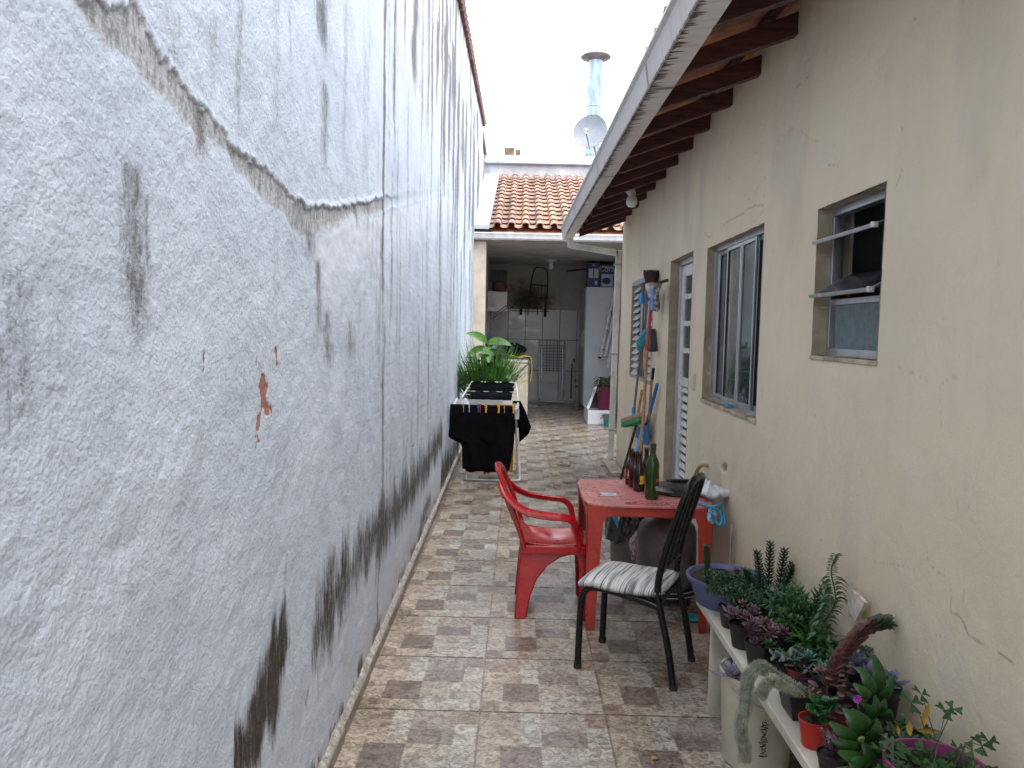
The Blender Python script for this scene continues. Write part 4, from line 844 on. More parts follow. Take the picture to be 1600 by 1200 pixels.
m = MB(); arc_label(m, p, .0389, -1.2, -.4, .10, .118); m.build('label_emblem', pm('red_label', (.4, .03, .04), .5, .2, 30), bo)
labs = ['brown beer bottle with red label, farthest left of the bottles', 'brown bottle without visible label between the red-labelled and yellow-labelled ones', 'dark brown bottle with round yellow label in front of the others', 'brown bottle at the back half hidden by the green one']
for i, (px, py, zt_) in enumerate(((985, 757, .20), (991, 761, .195), (998, 767, .21), (1005, 757, .205))):
    p = on_z(px, py, .707); p = Vector((p.x+(.0 if i != 3 else .015), p.y, .707)); b1 = thing('beer_bottle', p, labs[i], 'bottle', 'brown beer bottles on the table')
    m = MB(); m.lathe(p, bottle_prof(zt_+.02, .033, 0, .0135, .52), 24); m.build('glass_body', bgm, b1)
    if i in (0, 2):
        m = MB(); arc_label(m, p, .0334, -2.6 if i == 0 else -1.6, -1.0 if i == 0 else -.1, .04 if i == 0 else .045, .10 if i == 0 else .095)
        m.build('label', pm('red_beer_label' if i == 0 else 'yellow_label', (.30, .02, .03) if i == 0 else (.62, .42, .04), .5, .3, 40), b1)
        if i == 0:
            m = MB(); arc_label(m, p, .0338, -2.3, -1.6, .055, .085); m.build('label_panel', pm('pale_label_panel', (.55, .35, .33), .5, .3, 60), b1)
# ---- black bin lid on the table
bkp = pm('black_plastic', (.018, .018, .020), .35, .2, 8, .001, 50)
p = Vector((.955, 4.42, .707)); ld = thing('bin_lid', p, 'round domed black plastic bin lid lying on the red table', 'lid')
m = MB(); m.lathe(p, [(.168, .0), (.178, .006), (.178, .022), (.165, .030), (.12, .045), (.05, .058), (.045, .050), (.001, .050)], 36, sx=1.0, sy=.95); m.build('dome', bkp, ld)
m = MB(); m.box(p.x-.07, p.x+.06, p.y+.02, p.y+.045, p.z+.052, p.z+.068); m.build('grip', bkp, ld, bevel=.005)
p = Vector((1.09, 4.60, .712)); m = MB(); m.lathe(p, [(.001, -.004), (.115, 0), (.12, .012), (.10, .020), (.001, .024)], 30, sx=.85); tag(m.build('pan_lid', bkp, loc=p), 'flat black lid beside the domed one, nearest the cream wall', 'lid')
# ---- white bag with blue cord on the table corner
p = Vector((1.075, 4.27, .708)); bgt = thing('cloth_bag', p, 'crumpled white plastic bag slumped over the table corner by the wall', 'bag')
P = []
for i in range(17):
    rw = []
    for j in range(25):
        a = 2*math.pi*j/24; t = i/16; r = .088*math.sin(math.pi*(.06+.90*t))**.7*(1+.22*math.sin(3*a+4*t)+.12*math.sin(7*a-3*t)); rw.append(Vector((p.x+.03+r*math.cos(a)*1.0, p.y+r*math.sin(a)*1.3, p.z+.085*t*(1-.25*math.cos(a))+.008*math.sin(5*a+6*t))))
    P.append(rw)
m = MB(); m.grid(P); m.build('bag', pm('milky_film', (.62, .65, .68), .35, .1, 12, .012, 22), bgt)
m = MB(); m.tube(bez([(.99, 4.10, .712), (1.03, 4.02, .714), (1.075, 4.005, .70), (1.10, 4.01, .66), (1.085, 4.0, .62), (1.06, 4.005, .65), (1.04, 4.01, .70), (1.10, 4.06, .72), (1.13, 4.12, .70), (1.135, 4.08, .62), (1.12, 4.05, .60)], 6), .0075, 6)
tag(m.build('rope', pm('blue_cord', (.03, .30, .52), .6, .25, 60, .003, 90), loc=(1.06, 4.03, .66)), 'bright blue cord looped over the table corner', 'cord')
p = Vector((1.05, 4.02, .62)); m = MB(); m.lathe(p, [(.001, 0), (.02, .01), (.028, .04), (.02, .08), (.001, .085)], 12, sy=.5); tag(m.build('blue_rag', pm('blue_white_rag', (.30, .45, .62), .8, .4, 40, .006, 60, col2=(.6, .62, .66)), loc=p), 'small blue and white rag hanging at the table corner', 'rag')

# ---- black metal dining chair with striped seat
bkm = pm('black_powdercoat', (.006, .006, .007), .3, .2, 10, rvar=.06, spec=.35)
sm = bpy.data.materials.new('striped_seat_vinyl'); n, b = nodes(sm); tc = geo(n); rt = N(n, 'ShaderNodeMapping'); rt.inputs['Rotation'].default_value = (0, 0, math.radians(26)); n.links.new(tc, rt.inputs[0])
mp2 = N(n, 'ShaderNodeMapping'); mp2.inputs['Scale'].default_value = (170, 3.0, 3); n.links.new(rt.outputs[0], mp2.inputs[0]); f = noise(n, mp2.outputs[0], 1.0, 4, .75)
mp3 = N(n, 'ShaderNodeMapping'); mp3.inputs['Scale'].default_value = (80, 4, 5); n.links.new(rt.outputs[0], mp3.inputs[0]); f_ = noise(n, mp3.outputs[0], 1.0, 2, .5)
cc = mixc(n, ramp(n, mth(n, 'ADD', mth(n, 'MULTIPLY', f, .65), mth(n, 'MULTIPLY', f_, .35)), .40, .56), (.07, .075, .09), (.60, .60, .585)); n.links.new(cc, b.inputs['Base Color']); b.inputs['Roughness'].default_value = .6; bumpn(n, b, f, .001)
cc0 = Vector((.605, 3.66, 0)); fv = Vector((-.9, .44, 0)).normalized(); wv = Vector((.44, .9, 0)).normalized()
def cp(s_, t_, z): return cc0+fv*s_+wv*t_+up_*z
ch = thing('dining_chair', cc0, 'black tubular metal chair with grey and white striped padded seat', 'chair')
for t_ in (-.178, .172):
    m = MB(); m.tube(bez([cp(.232, t_, .0), cp(.228, t_, .20), cp(.220, t_, .345), cp(.195, t_, .395), cp(.14, t_, .412), cp(0, t_, .400), cp(-.10, t_, .385), cp(-.158, t_, .37)], 6), .0165, 12); m.build('leg', bkm, ch)
    m = MB(); m.tube(bez([cp(-.240, t_, 0), cp(-.205, t_, .2), cp(-.165, t_, .36), cp(-.150, t_*.99, .47), cp(-.175, t_*.96, .62), cp(-.225, t_*.92, .80), cp(-.243, t_*.90, .86)], 6), .0165, 12); m.build('leg', bkm, ch)
    for s_ in (.232, -.24):
        m = MB(); m.tube([cp(s_, t_, .0), cp(s_*.995, t_, .022)], .0195, 12); m.build('rubber_foot', pm('rubber', (.02, .02, .02), .8), ch)
m = MB(); m.tube(bez([cp(-.243, -.160, .86), cp(-.262, -.145, .925), cp(-.270, -.09, .955), cp(-.272, 0, .962), cp(-.270, .085, .955), cp(-.262, .140, .925), cp(-.243, .155, .86)], 6), .0165, 12)
m.tube([cp(-.160, -.17, .535), cp(-.160, .165, .535)], .010, 8)
for t_ in (-.05, .05): m.tube(bez([cp(-.160, t_, .535), cp(-.19, t_, .66), cp(-.235, t_, .83), cp(-.266, t_, .95)], 4), .010, 8)
m.build('backrest', bkm, ch)
m = MB(); m.tube([cp(.205, -.17, .385), cp(.205, .165, .385)], .010, 8); m.build('seat_rail', bkm, ch)
m = MB(); m.tube([cp(-.15, -.17, .378), cp(-.15, .165, .378)], .010, 8); m.build('seat_rail', bkm, ch)
m = MB(); P = []
for i in range(17):
    rw = []
    for j in range(17):
        u = i/16*2-1; t = j/16*2-1; e_ = 1-.10*abs(t)**3; s_ = .035+u*.205*(1-.03*t*t); w_ = -.003+t*.195*(1-.06*(u*u)); dome = (1-u**4)*(1-t**4)
        z = .412+.030*dome+.012*u*u-.018*max(0, u-.7)/.3; rw.append(cp(s_, w_, z))
    P.append(rw)
m.grid(P[::-1]); so_ = m.build('seat', sm, ch); md = so_.modifiers.new('s', 'SOLIDIFY'); md.thickness = .02; md.offset = -1

# ---- gas cylinder on a small cart
p = Vector((.93, 4.60, 0)); gy = pm('grey_cylinder_paint', (.165, .145, .15), .45, .18, 7, .001, 30, metal=.15, col2=(.10, .09, .09), c2=(.6, .8))
gc = thing('gas_cylinder', p+up_*.085, 'dull grey steel gas cylinder standing on a black wheeled base', 'gas cylinder')
m = MB(); m.lathe(p, [(.13, .085), (.165, .10), (.178, .135), (.180, .30), (.178, .42), (.165, .465), (.13, .50), (.08, .52), (.05, .527), (.001, .53)], 40); m.build('tank', gy, gc)
m = MB(); rws = []
for a in np.linspace(.3, 5.6, 40): rws.append([p+Vector((.088*math.cos(a), .088*math.sin(a), .515)), p+Vector((.092*math.cos(a), .092*math.sin(a), .60)), p+Vector((.086*math.cos(a), .086*math.sin(a), .615)), p+Vector((.082*math.cos(a), .082*math.sin(a), .60)), p+Vector((.08*math.cos(a), .08*math.sin(a), .52))])
m.grid(rws); m.build('collar', gy, gc)
m = MB(); m.lathe(p, [(.02, .525), (.02, .57), (.012, .575), (.012, .60), (.001, .60)], 12); m.build('valve', pm('brass', (.45, .33, .12), .35, metal=.9), gc)
ct = thing('cylinder_cart', p, 'round black wheeled base with two pale rings under the gas cylinder', 'cart')
m = MB(); m.lathe(p, [(.001, .06), (.19, .06), (.205, .068), (.205, .105), (.19, .105), (.185, .082), (.001, .082)], 40); m.build('tray', bkp, ct)
m = MB()
for z in (.072, .101): m.lathe(p, [(.2055, z-.003), (.2075, z), (.2055, z+.003)], 48)
m.build('pale_rim', pm('pale_ring', (.55, .55, .55), .4), ct)
for a in (-2.2, -.9, .7, 2.3):
    q = p+Vector((math.cos(a)*.17, math.sin(a)*.17, .03)); m = MB(); m.lathe(q-Vector((.012, 0, 0)), [(.001, 0), (.026, .002), (.029, .012), (.026, .022), (.001, .024)], 16, axis=Vector((1, .3, 0))); wh = m.build('wheel', bkp, ct)
    m = MB(); m.box(q.x-.017, q.x+.017, q.y-.008, q.y+.008, .034, .064); m.build('fork', bkp, ct)
# ---- bin with black liner
p = Vector((.79, 5.12, 0)); tr = thing('trash_bin', p, 'grey bin lined with a shiny black bag behind the table', 'bin')
m = MB(); m.lathe(p, [(.001, 0), (.12, 0), (.13, .01), (.150, .40), (.158, .405), (.158, .42), (.14, .42)], 30, sx=1, sy=.95); m.build('bucket', pm('taupe_bin', (.17, .15, .14), .5, .1), tr)
m = MB(); P = []
for i in range(13):
    t = i/12; rw = []
    for j in range(49):
        a = 2*math.pi*j/48; z = (.43-.17*t*(1.0+.28*math.sin(2*a+1)+.12*math.sin(5*a))) if i else .435; r = .160+.012*t+.010*math.sin(9*a+3*t)+.006*math.sin(17*a+5*t)+(.0 if i else -.01); rw.append(Vector((p.x+r*math.cos(a), p.y+r*math.sin(a)*.95, z)))
    P.append(rw)
m.grid(P); m.lathe(p, [(.155, .432), (.12, .40), (.05, .36), (.001, .35)], 48, sy=.95); m.build('liner', pm('shiny_black_film', (.010, .010, .012), .14, .2, 5, .014, 16, spec=.8), tr, ang=70)
filmM = bpy.data.materials.new('clear_film'); n, b = nodes(filmM); b.inputs['Base Color'].default_value = (.7, .68, .70, 1); b.inputs['Roughness'].default_value = .15; v = geo(n); fz = noise(n, v, 26, 5, .7, 1.5)
n.links.new(ramp(n, fz, .42, .62, .08, .75), b.inputs['Alpha']); bumpn(n, b, fz, .006)
q = Vector((.86, 4.90, .14)); cb_ = thing('bag_of_cans', q, 'knotted clear plastic bag of red drink cans hanging by the bin', 'bag')
m = MB(); P = []
for i in range(15):
    t = i/14; rw = []
    for j in range(25):
        a = 2*math.pi*j/24; r = (.088*math.sin(math.pi*min(1, .12+.62*(1-t)))**.8*(1-t**3*.7)+.004)*(1+.14*math.sin(5*a+9*t)+.08*math.sin(9*a)); rw.append(q+Vector((r*math.cos(a)*1.1-.05*t*t, r*math.sin(a)*.8, .215*t)))
    P.append(rw)
m.grid(P); m.build('film', filmM, cb_)
redcan = pm('red_can', (.45, .02, .02), .3, .2, 20, metal=.3); goldcan = pm('gold_can_end', (.5, .36, .12), .3, metal=.7)
for i, (dx, dz, ax_) in enumerate(((-.03, .06, (1, .3, .2)), (.045, .085, (.6, -1, .3)), (.03, .035, (1, -.2, 0)))):
    c_ = q+Vector((dx, 0, dz)); m = MB(); m.lathe(c_-Vector(ax_).normalized()*.045, [(.001, 0), (.026, .0), (.032, .008), (.032, .085), (.027, .095)], 18, axis=Vector(ax_)); cn = m.build('can', redcan, cb_)
    m = MB(); m.lathe(c_+Vector(ax_).normalized()*.046, [(.027, .003), (.025, 0), (.001, 0)], 18, axis=Vector(ax_)); m.build('can_end', goldcan, cn)
q = on_y(962, 818, 5.0); m = MB()
m.prism([q+Vector((-.03, 0, .055)), q+Vector((.0, 0, .06)), q+Vector((.045, 0, -.035)), q+Vector((.025, 0, -.055))], (0, .05, 0)); br = m.build('carton', pm('blue_white_carton', (.06, .36, .58), .5, .2, 12), loc=q, bevel=.004)
tag(br, 'blue and white folded carton propped against the bin rim', 'carton')
m = MB(); m.prism([q+Vector((.004, -.002, .058)), q+Vector((.03, -.002, .060)), q+Vector((.055, -.002, -.01)), q+Vector((.042, -.002, -.03))], (0, .045, 0)); m.build('white_face', pm('white_card', (.7, .7, .7), .6), br)
q = Vector((1.02, 4.27, .001)); m = MB(); m.lathe(q, [(.001, .004), (.055, .003), (.062, .010), (.056, .013), (.001, .010)], 26); tag(m.build('teal_lid', pm('teal_plastic', (.01, .30, .36), .35), loc=q), 'small round teal plastic lid on the tiles under the table', 'lid')
q = wpt(4.02, .36, .03); m = MB(); m.tube([(xw(4.02)-.03, 4.02, .32), (xw(4.02)-.03, 4.02, .62)], .007, 8); m.tube([(xw(4.02)-.03, 4.02, .33), (xw(4.02)+.01, 4.02, .33)], .007, 8); tag(m.build('pipe_stub', pm('grey_pvc', (.32, .31, .29), .5), loc=q), 'short thin grey upright pipe against the cream wall', 'pipe')

# ================================================================== BROOMS AND TOOLS BY THE DOOR
def stick(name, pts, r, mat, par, n=10): m = MB(); m.tube(pts, r, n); return m.build(name, mat, par)
woodh = pm('varnished_handle', (.36, .17, .075), .5, .25, 10, stretch=(6, 6, 1)); redh = pm('red_handle', (.42, .035, .025), .4, .2, 8); blackh = pm('peeling_black_handle', (.02, .018, .018), .5, .2, 20, col2=(.35, .33, .3), c2=(.66, .7)); bluep = pm('blue_plastic', (.015, .20, .52), .4, .15, 8)
a0 = onW(1004, 760, .30); top = onW(1018, 466, .07); mid = onW(1011, 548, .12); low = onW(1003, 690, .26); a0 = Vector((low.x-.02, low.y-.02, .01))
bt = thing('broom', a0, 'upturned broom with brown bristles on top, red and wood handle, leaning by the door', 'broom')
stick('handle', [a0, low, mid], .013, woodh, bt); stick('grip', [mid, top], .014, redh, bt)
hd = onW(1018, 422, .06)
m = MB(); m.tube([top, top.lerp(hd, .45)], [.022, .055], 14); m.build('collar', pm('dirty_white_binding', (.5, .48, .46), .7, .3, 20), bt)
m = MB(); b0 = top.lerp(hd, .42); dr = (hd-top).normalized()
for i in range(420):
    a = random.uniform(0, 6.28); r = math.sqrt(random.random()); e_ = Vector((math.cos(a)*r*.045, math.sin(a)*r*.045, 0)); L_ = random.uniform(.12, .165); m.tube([b0+e_, b0+e_*1.7+dr*L_], .0022, 3, False)
m.tube([b0, b0+dr*.12], [.045, .062], 12); m.build('bristles', pm('brown_bristle', (.055, .028, .022), .8, .3, 30), bt)
for k, (px0, px1, lab) in enumerate(((1009, 1013, 'left'), (1027, 1024, 'right'))): pass
# blue brushes hung by the binding
bb0 = onW(1009, 458, .05); bl = thing('dish_brush', bb0, 'blue plastic brush heads hanging under the upturned broom', 'brush')
m = MB(); m.box(bb0.x-.05, bb0.x-.01, bb0.y-.05, bb0.y+.12, bb0.z-.10, bb0.z+.0); m.build('head', bluep, bl, bevel=.012)
m = MB(); e_ = onW(1026, 460, .05); m.box(e_.x-.05, e_.x-.02, e_.y-.12, e_.y+.02, e_.z-.14, e_.z+.05); m.build('plate', bluep, bl, bevel=.01)
stick('rod', [bb0+Vector((-.03, 0, -.08)), onW(1001, 560, .05)], .009, pm('white_coated_rod', (.55, .56, .56), .4), bl)
# green brush broom hung on its handle
g0 = onW(990, 648, .10); g1 = onW(1006, 500, .05)
gb = thing('broom', g0, 'scrubbing broom with wooden block and bright green bristles hanging head down', 'broom')
stick('handle', [g0, g1], .012, pm('greyed_wood', (.20, .17, .145), .7, .3, 10, stretch=(5, 5, 1)), gb); stick('socket', [g0-Vector((0, 0, .05)), g0+Vector((0, 0, .07))], .019, pm('bright_blue_plastic', (.02, .32, .62), .4), gb)
A_, B_ = onW(974, 660, .08), onW(1003, 652, .12); dv = (B_-A_)
M_ = lambda s_, z: A_+dv*s_+Vector((0, 0, z))
m = MB(); m.bar(M_(0, .02), M_(1, .02), .055, .04); m.build('block', pm('wood_block', (.36, .25, .16), .7, .25, 12), gb, bevel=.008)
m = MB(); m.bar(M_(.01, -.018), M_(.99, -.018), .05, .045)
for i in range(140): c_ = M_(random.random(), -.03)+Vector((random.uniform(-.03, .03), 0, 0)); m.tube([c_, c_+Vector((random.uniform(-.006, .006), 0, -.028))], .003, 3, False)
m.build('bristles', pm('green_bristle', (.015, .22, .07), .6, .3, 40), gb)
# black pole
a_, b_, c_ = on_z(969, 752, .005), onW(994, 665, .12), onW(1003, 610, .05)
pk = thing('mop_pole', a_, 'slanting pole, peeling black below and bare wood above, leaning on the wall', 'pole'); stick('black_half', [a_, b_], .014, blackh, pk); stick('bare_half', [b_, c_], .013, woodh, pk)
# blue dustpan with long handle and a second blue stick
d0 = onW(1027, 600, .03); d1 = onW(1011, 662, .05); dp = thing('dustpan', d1, 'blue long-handled dustpan hanging on the cream wall left of the door', 'dustpan')
stick('handle', [d0, d1], .016, bluep, dp); c_ = onW(1010, 674, .04)
m = MB(); m.prism([Vector((c_.x, c_.y-.18, c_.z-.10)), Vector((c_.x, c_.y+.30, c_.z-.10)), Vector((c_.x, c_.y+.26, c_.z+.08)), Vector((c_.x, c_.y-.14, c_.z+.08))], (-.05, 0, 0)); m.build('pan', bluep, dp, bevel=.012)
m = MB(); m.prism([Vector((c_.x-.051, c_.y-.12, c_.z+.04)), Vector((c_.x-.051, c_.y+.2, c_.z+.04)), Vector((c_.x-.051, c_.y+.2, c_.z+.09)), Vector((c_.x-.051, c_.y-.12, c_.z+.09))], (-.004, 0, 0)); m.build('sticker', pm('white_sticker', (.65, .66, .68), .5), dp, smooth=False)
e0, e1 = onW(990, 735, .20), onW(1004, 668, .10); sq = thing('squeegee', e0, 'light blue stick slanting down behind the bottles', 'squeegee'); stick('handle', [Vector((e0.x-.02, e0.y-.02, .01)), e0, e1], .013, pm('light_blue_plastic', (.03, .33, .66), .4), sq)
m = MB(); m.tube([Vector((e0.x-.09, e0.y, .012)), Vector((e0.x+.05, e0.y-.05, .012))], .012, 8); m.build('blade', bluep, sq)
f0, f1 = onW(1003, 545, .06), onW(1011, 512, .05); dq = thing('duster', f0, 'teal cloth duster hanging left of the red handle', 'duster')
m = MB(); m.tube(bez([onW(1011, 514, .05), onW(1006, 530, .08), onW(998, 545, .09)], 5), [.02, .03, .04, .045, .05, .055, .055, .052, .05, .045, .03], 10, flat=(.5, 1)); m.build('pad', pm('teal_pad', (.02, .26, .33), .7, .25, 30, .006, 60), dq); stick('rod', [f1, onW(1015, 470, .04)], .008, pm('white_coated_rod', (.55, .56, .56), .4), dq)
m = MB(); q0, q1 = onW(1008, 532, .06), onW(1007, 578, .07); m.tube([q0, q0.lerp(q1, .5), q1], [.020, .030, .022], 8, flat=(.4, 1)); tag(m.build('orange_scraper', pm('orange_plastic', (.62, .16, .02), .4), loc=q1), 'orange plastic scraper behind the wooden handle', 'scraper')
m = MB(); q0, q1 = onW(1020, 515, .03), onW(1021, 548, .05); m.tube([q0, q1], [.035, .05], 10, flat=(.3, .8)); tag(m.build('grey_brush', pm('dark_grey_plastic', (.04, .045, .05), .5), loc=q1), 'dark grey brush head hanging right of the red handle', 'brush')
q0, q1, q2 = onW(1021, 575, .04), onW(1017, 610, .05), onW(1014, 660, .05); hb = thing('hand_broom', q1, 'short stick with black tip hanging above the blue dustpan', 'stick'); stick('tip', [q0, q0.lerp(q1, .5)], .014, bkp, hb); stick('shaft', [q0.lerp(q1, .5), q1, q2], .012, woodh, hb)
q0 = onW(1043, 437, 0); q1 = onW(1027, 443, .10); hk = thing('wall_hook', q0, 'short dark peg sticking out of the cream wall beside the door', 'hook'); stick('peg', [q0+Vector((.01, 0, 0)), q1], .013, pm('rusty_peg', (.10, .065, .045), .7), hk)
m = MB(); P = []
for i in range(9):
    rw = []
    for j in range(9): t = i/8; u = j/8-.5; rw.append(q1+Vector((.02*math.sin(9*u+3*t), u*.20*(1-.4*t)+.02*math.sin(6*t), -.20*t-.03*math.cos(7*u)*t)))
    P.append(rw)
m.grid(P); rg = m.build('rag', pm('grey_white_rag', (.34, .32, .29), .9, .5, 20, .004, 40, col2=(.06, .05, .05), c2=(.5, .56)), loc=q1); rg.modifiers.new('s', 'SOLIDIFY').thickness = .004; tag(rg, 'grey and white rag draped on the wall peg', 'rag')

# ================================================================== DRYING RACK WITH CLOTHES
wt = pm('white_coated_tube', (.62, .66, .70), .35, .06, 8); rk = thing('drying_rack', (-.3, 8.4, 0), 'white wire clothes airer loaded with black garments beside the white wall', 'clothes airer')
XL, XR = -.60, .0
m = MB(); m.tube(bez([(XL+.0, 8.62, .84), (XL+.05, 8.2, .10), (XL+.06, 8.12, .03), (XL+.10, 8.11, .015), (XR-.02, 8.11, .015), (XR+.035, 8.12, .03), (XR+.035, 8.2, .10), (XR-.02, 8.62, .84)], 6), .010, 8); m.build('front_legs', wt, rk)
m = MB(); m.tube(bez([(XL+.02, 8.10, .82), (XL+.05, 8.6, .10), (XL+.07, 8.68, .03), (XL+.12, 8.69, .015), (XR-.06, 8.69, .015), (XR, 8.68, .03), (XR-.0, 8.6, .10), (XR-.02, 8.10, .82)], 6), .010, 8); m.build('rear_legs', wt, rk)
m = MB()
for x in (-.70, .0):
    m.tube(bez([(x, 8.02, .80), (x, 8.4, .815), (x, 8.72, .83)], 3), .011, 8); m.tube([(x+(.05 if x < 0 else -.0), 8.72, .84), (x+(.14 if x < 0 else -.03), 9.10, 1.0)], .010, 8)
m.tube([(-.70, 8.02, .80), (.0, 8.02, .80)], .011, 8); m.tube([(-.56, 9.10, 1.0), (-.03, 9.10, 1.0)], .010, 8); m.build('tray_frame', wt, rk)
m = MB()
for k in range(7): y = 8.11+k*.095; m.tube([(-.70, y, .803+.03*(y-8.02)), (.0, y, .803+.03*(y-8.02))], .0035, 5)
for k in range(4): y = 8.80+k*.08; z = .84+(y-8.72)*.42; m.tube([(-.62, y, z), (-.03, y, z)], .0035, 5)
m.build('wires', wt, rk)
m = MB(); m.box(-.035, .015, 8.05, 8.13, .68, .79); m.build('hinge', wt, rk, bevel=.01)
blk = pm('black_cotton', (.0035, .0037, .005), .95, .2, 6, .004, 30, spec=.08); blk2 = pm('dark_navy_cotton', (.006, .007, .011), .9, .3, 6, .004, 30, spec=.1); yel = pm('yellow_cotton', (.62, .30, .02), .85, .12, 8, .003, 40)
def cloth(name, label, cat, mat, prof, y0, back=.1, wav=.012, seed=1, nx=40, group=None):
    prof = sorted(prof, key=lambda q: -q[0]); zt_, zb = prof[0][0], prof[-1][0]; P = []; K = 34
    for i in range(K):
        if i < 6: t = i/6; z = zt_+.004*math.sin(t*3); y = y0+.02+back*(1-t); xa, xb_ = prof[0][1], prof[0][2]
        else:
            t = (i-6)/(K-7); z = zt_+(zb-zt_)*t; y = y0+.005
            zs_ = [q[0] for q in prof][::-1]; xa = np.interp(z, zs_, [q[1] for q in prof][::-1]); xb_ = np.interp(z, zs_, [q[2] for q in prof][::-1])
        rw = []
        for j in range(nx):
            u = j/(nx-1); fz_ = (z-zt_)/(zb-zt_-1e-6) if i >= 6 else 0; w_ = wav*(.25+fz_)*(math.sin(u*17+seed)+.6*math.sin(u*31+seed*2+z*9)); rw.append(Vector((xa+(xb_-xa)*u, y+w_-.008*fz_, z+.010*math.sin(u*13+seed)*max(0, fz_-.9)*8)))
        P.append(rw)
    m = MB(); m.grid(P); o = m.build(name, mat, loc=(prof[0][1], y0, zt_), ang=80); md = o.modifiers.new('s', 'SOLIDIFY'); md.thickness = .005; return tag(o, label, cat, group)
cloth('t_shirt', 'large black t-shirt hanging over the front of the clothes airer', 't-shirt', blk, [(.822, -.715, -.035), (.55, -.725, -.03), (.48, -.735, -.03), (.42, -.60, -.035), (.38, -.585, -.04), (.14, -.575, -.075)], 8.0, .1, .010, 1)
cloth('trousers', 'dark navy garment hanging lower behind the black t-shirt', 'trousers', blk2, [(.815, -.52, -.06), (.5, -.56, -.06), (.14, -.55, -.085), (.105, -.54, -.10)], 8.10, .07, .010, 3)
cloth('yellow_shirt', 'mustard yellow shirt on the airer, its edge showing past the black t-shirt', 'shirt', yel, [(.815, -.25, -.055), (.6, -.30, -.035), (.30, -.32, -.035), (.10, -.32, -.04)], 8.17, .06, .008, 5)
cloth('yellow_sock', 'small yellow cloth hanging lowest under the airer', 'sock', yel, [(.30, -.40, -.28), (.10, -.38, -.28), (.05, -.36, -.30)], 8.28, .03, .006, 7, 14)
cloth('sweater', 'black sleeve hanging off the right end of the airer', 'sweater', blk, [(.83, -.06, .03), (.72, -.05, .09), (.55, -.04, .155), (.47, -.02, .12), (.40, -.01, .04), (.34, -.01, .005)], 8.45, .08, .015, 9, 20)
for i, (xa, xb_, ya, yb, lab) in enumerate(((-.55, -.08, 8.76, 8.86, 'lower'), (-.57, -.06, 8.92, 9.09, 'upper'))):
    P = []
    for r_ in range(14):
        t = r_/13; rw = []
        for j in range(30):
            u = j/29; yy_ = ya+(yb-ya)*t; z = .84+(yy_-8.72)*.42+.012+.008*math.sin(u*19+r_*.8+i)-.05*(max(0, .15-t)/.15); rw.append(Vector((xa+(xb_-xa)*u+.01*math.sin(r_), yy_, z)))
        P.append(rw)
    m = MB(); m.grid(P); o = m.build('folded_garment', blk if i else blk2, loc=(xa, ya, .86), ang=80); o.modifiers.new('s', 'SOLIDIFY').thickness = .008
    tag(o, 'flat black garment laid on the %s wires of the raised airer wing' % lab, 'garment')
pegc = {'yellow': (.70, .36, .03), 'wood': (.36, .22, .14), 'blue': (.05, .07, .35), 'white': (.5, .52, .55), 'red': (.4, .03, .04)}
for i, (px, col) in enumerate(((724, 'wood'), (733, 'white'), (747, 'blue'), (750, 'red'), (759, 'yellow'), (779, 'yellow'), (802, 'yellow'), (788, 'wood'))):
    q = on_y(px, 626, 8.0); q.z = .80; big_ = .022 if col == 'yellow' else .010; m = MB()
    for s_ in (-1, 1): m.bar(q+Vector((s_*.004, -.006*s_, -.045)), q+Vector((s_*big_*.4, -.012*s_, .045)), big_*.7, .008, up=(0, 1, 0))
    m.tube([q+Vector((-.008, 0, .01)), q+Vector((.008, 0, .01))], .006, 6)
    tag(m.build('clothespin', pm('peg_'+col, pegc[col], .4), loc=q, bevel=.001), ('brown wooden clothespin at the left end of the airer front rail', 'white clothespin second from the left on the airer rail', 'dark blue clothespin touching the red one on the airer rail', 'red clothespin touching the dark blue one on the airer rail', 'leftmost of the three yellow clothespins on the airer rail', 'middle one of the three yellow clothespins on the airer rail', 'yellow clothespin at the right end of the airer rail', 'brown wooden clothespin between the two right-hand yellow ones')[i], 'clothespin', 'clothespins on the airer')
# ---- green plants in a tall pot behind the rack
leafg = pm('leaf_green', (.055, .16, .03), .42, .25, 9, vcol=True); leafd_ = pm('leaf_deep', (.028, .085, .02), .4, .3, 9, vcol=True)
def vary(mb, a=.25, tint=(1, 1, 1)):
    q = 1+random.uniform(-a, a); mb.col = (q*tint[0]*random.uniform(.9, 1.15), q*tint[1], q*tint[2]*random.uniform(.85, 1.1))
pc_ = Vector((-.40, 9.5, 0)); pp = thing('potted_plant', pc_, 'tall leafy plant with grassy blades in a dark pot behind the clothes airer', 'potted plant')
m = MB(); m.lathe(pc_, [(.001, 0), (.16, 0), (.21, .72), (.225, .73), (.225, .77), (.20, .77), (.19, .72), (.001, .71)], 26); m.build('pot', pm('dark_planter', (.05, .05, .055), .5), pp)
m = MB()
for i in range(430):
    a = random.uniform(0, 6.28); r = random.random()**.5*.21; el = random.uniform(.85, 1.52); b0 = pc_+Vector((math.cos(a)*r, math.sin(a)*r*.8, .70)); vary(m, .4, (1.2, 1.25, .9)); m.leaf(b0, (math.cos(a)*math.cos(el), math.sin(a)*math.cos(el), math.sin(el)), random.uniform(.45, .85), .020, random.uniform(.05, .7), 6, .2)
m.build('grass_blades', leafg, pp)
m = MB(); st_ = []
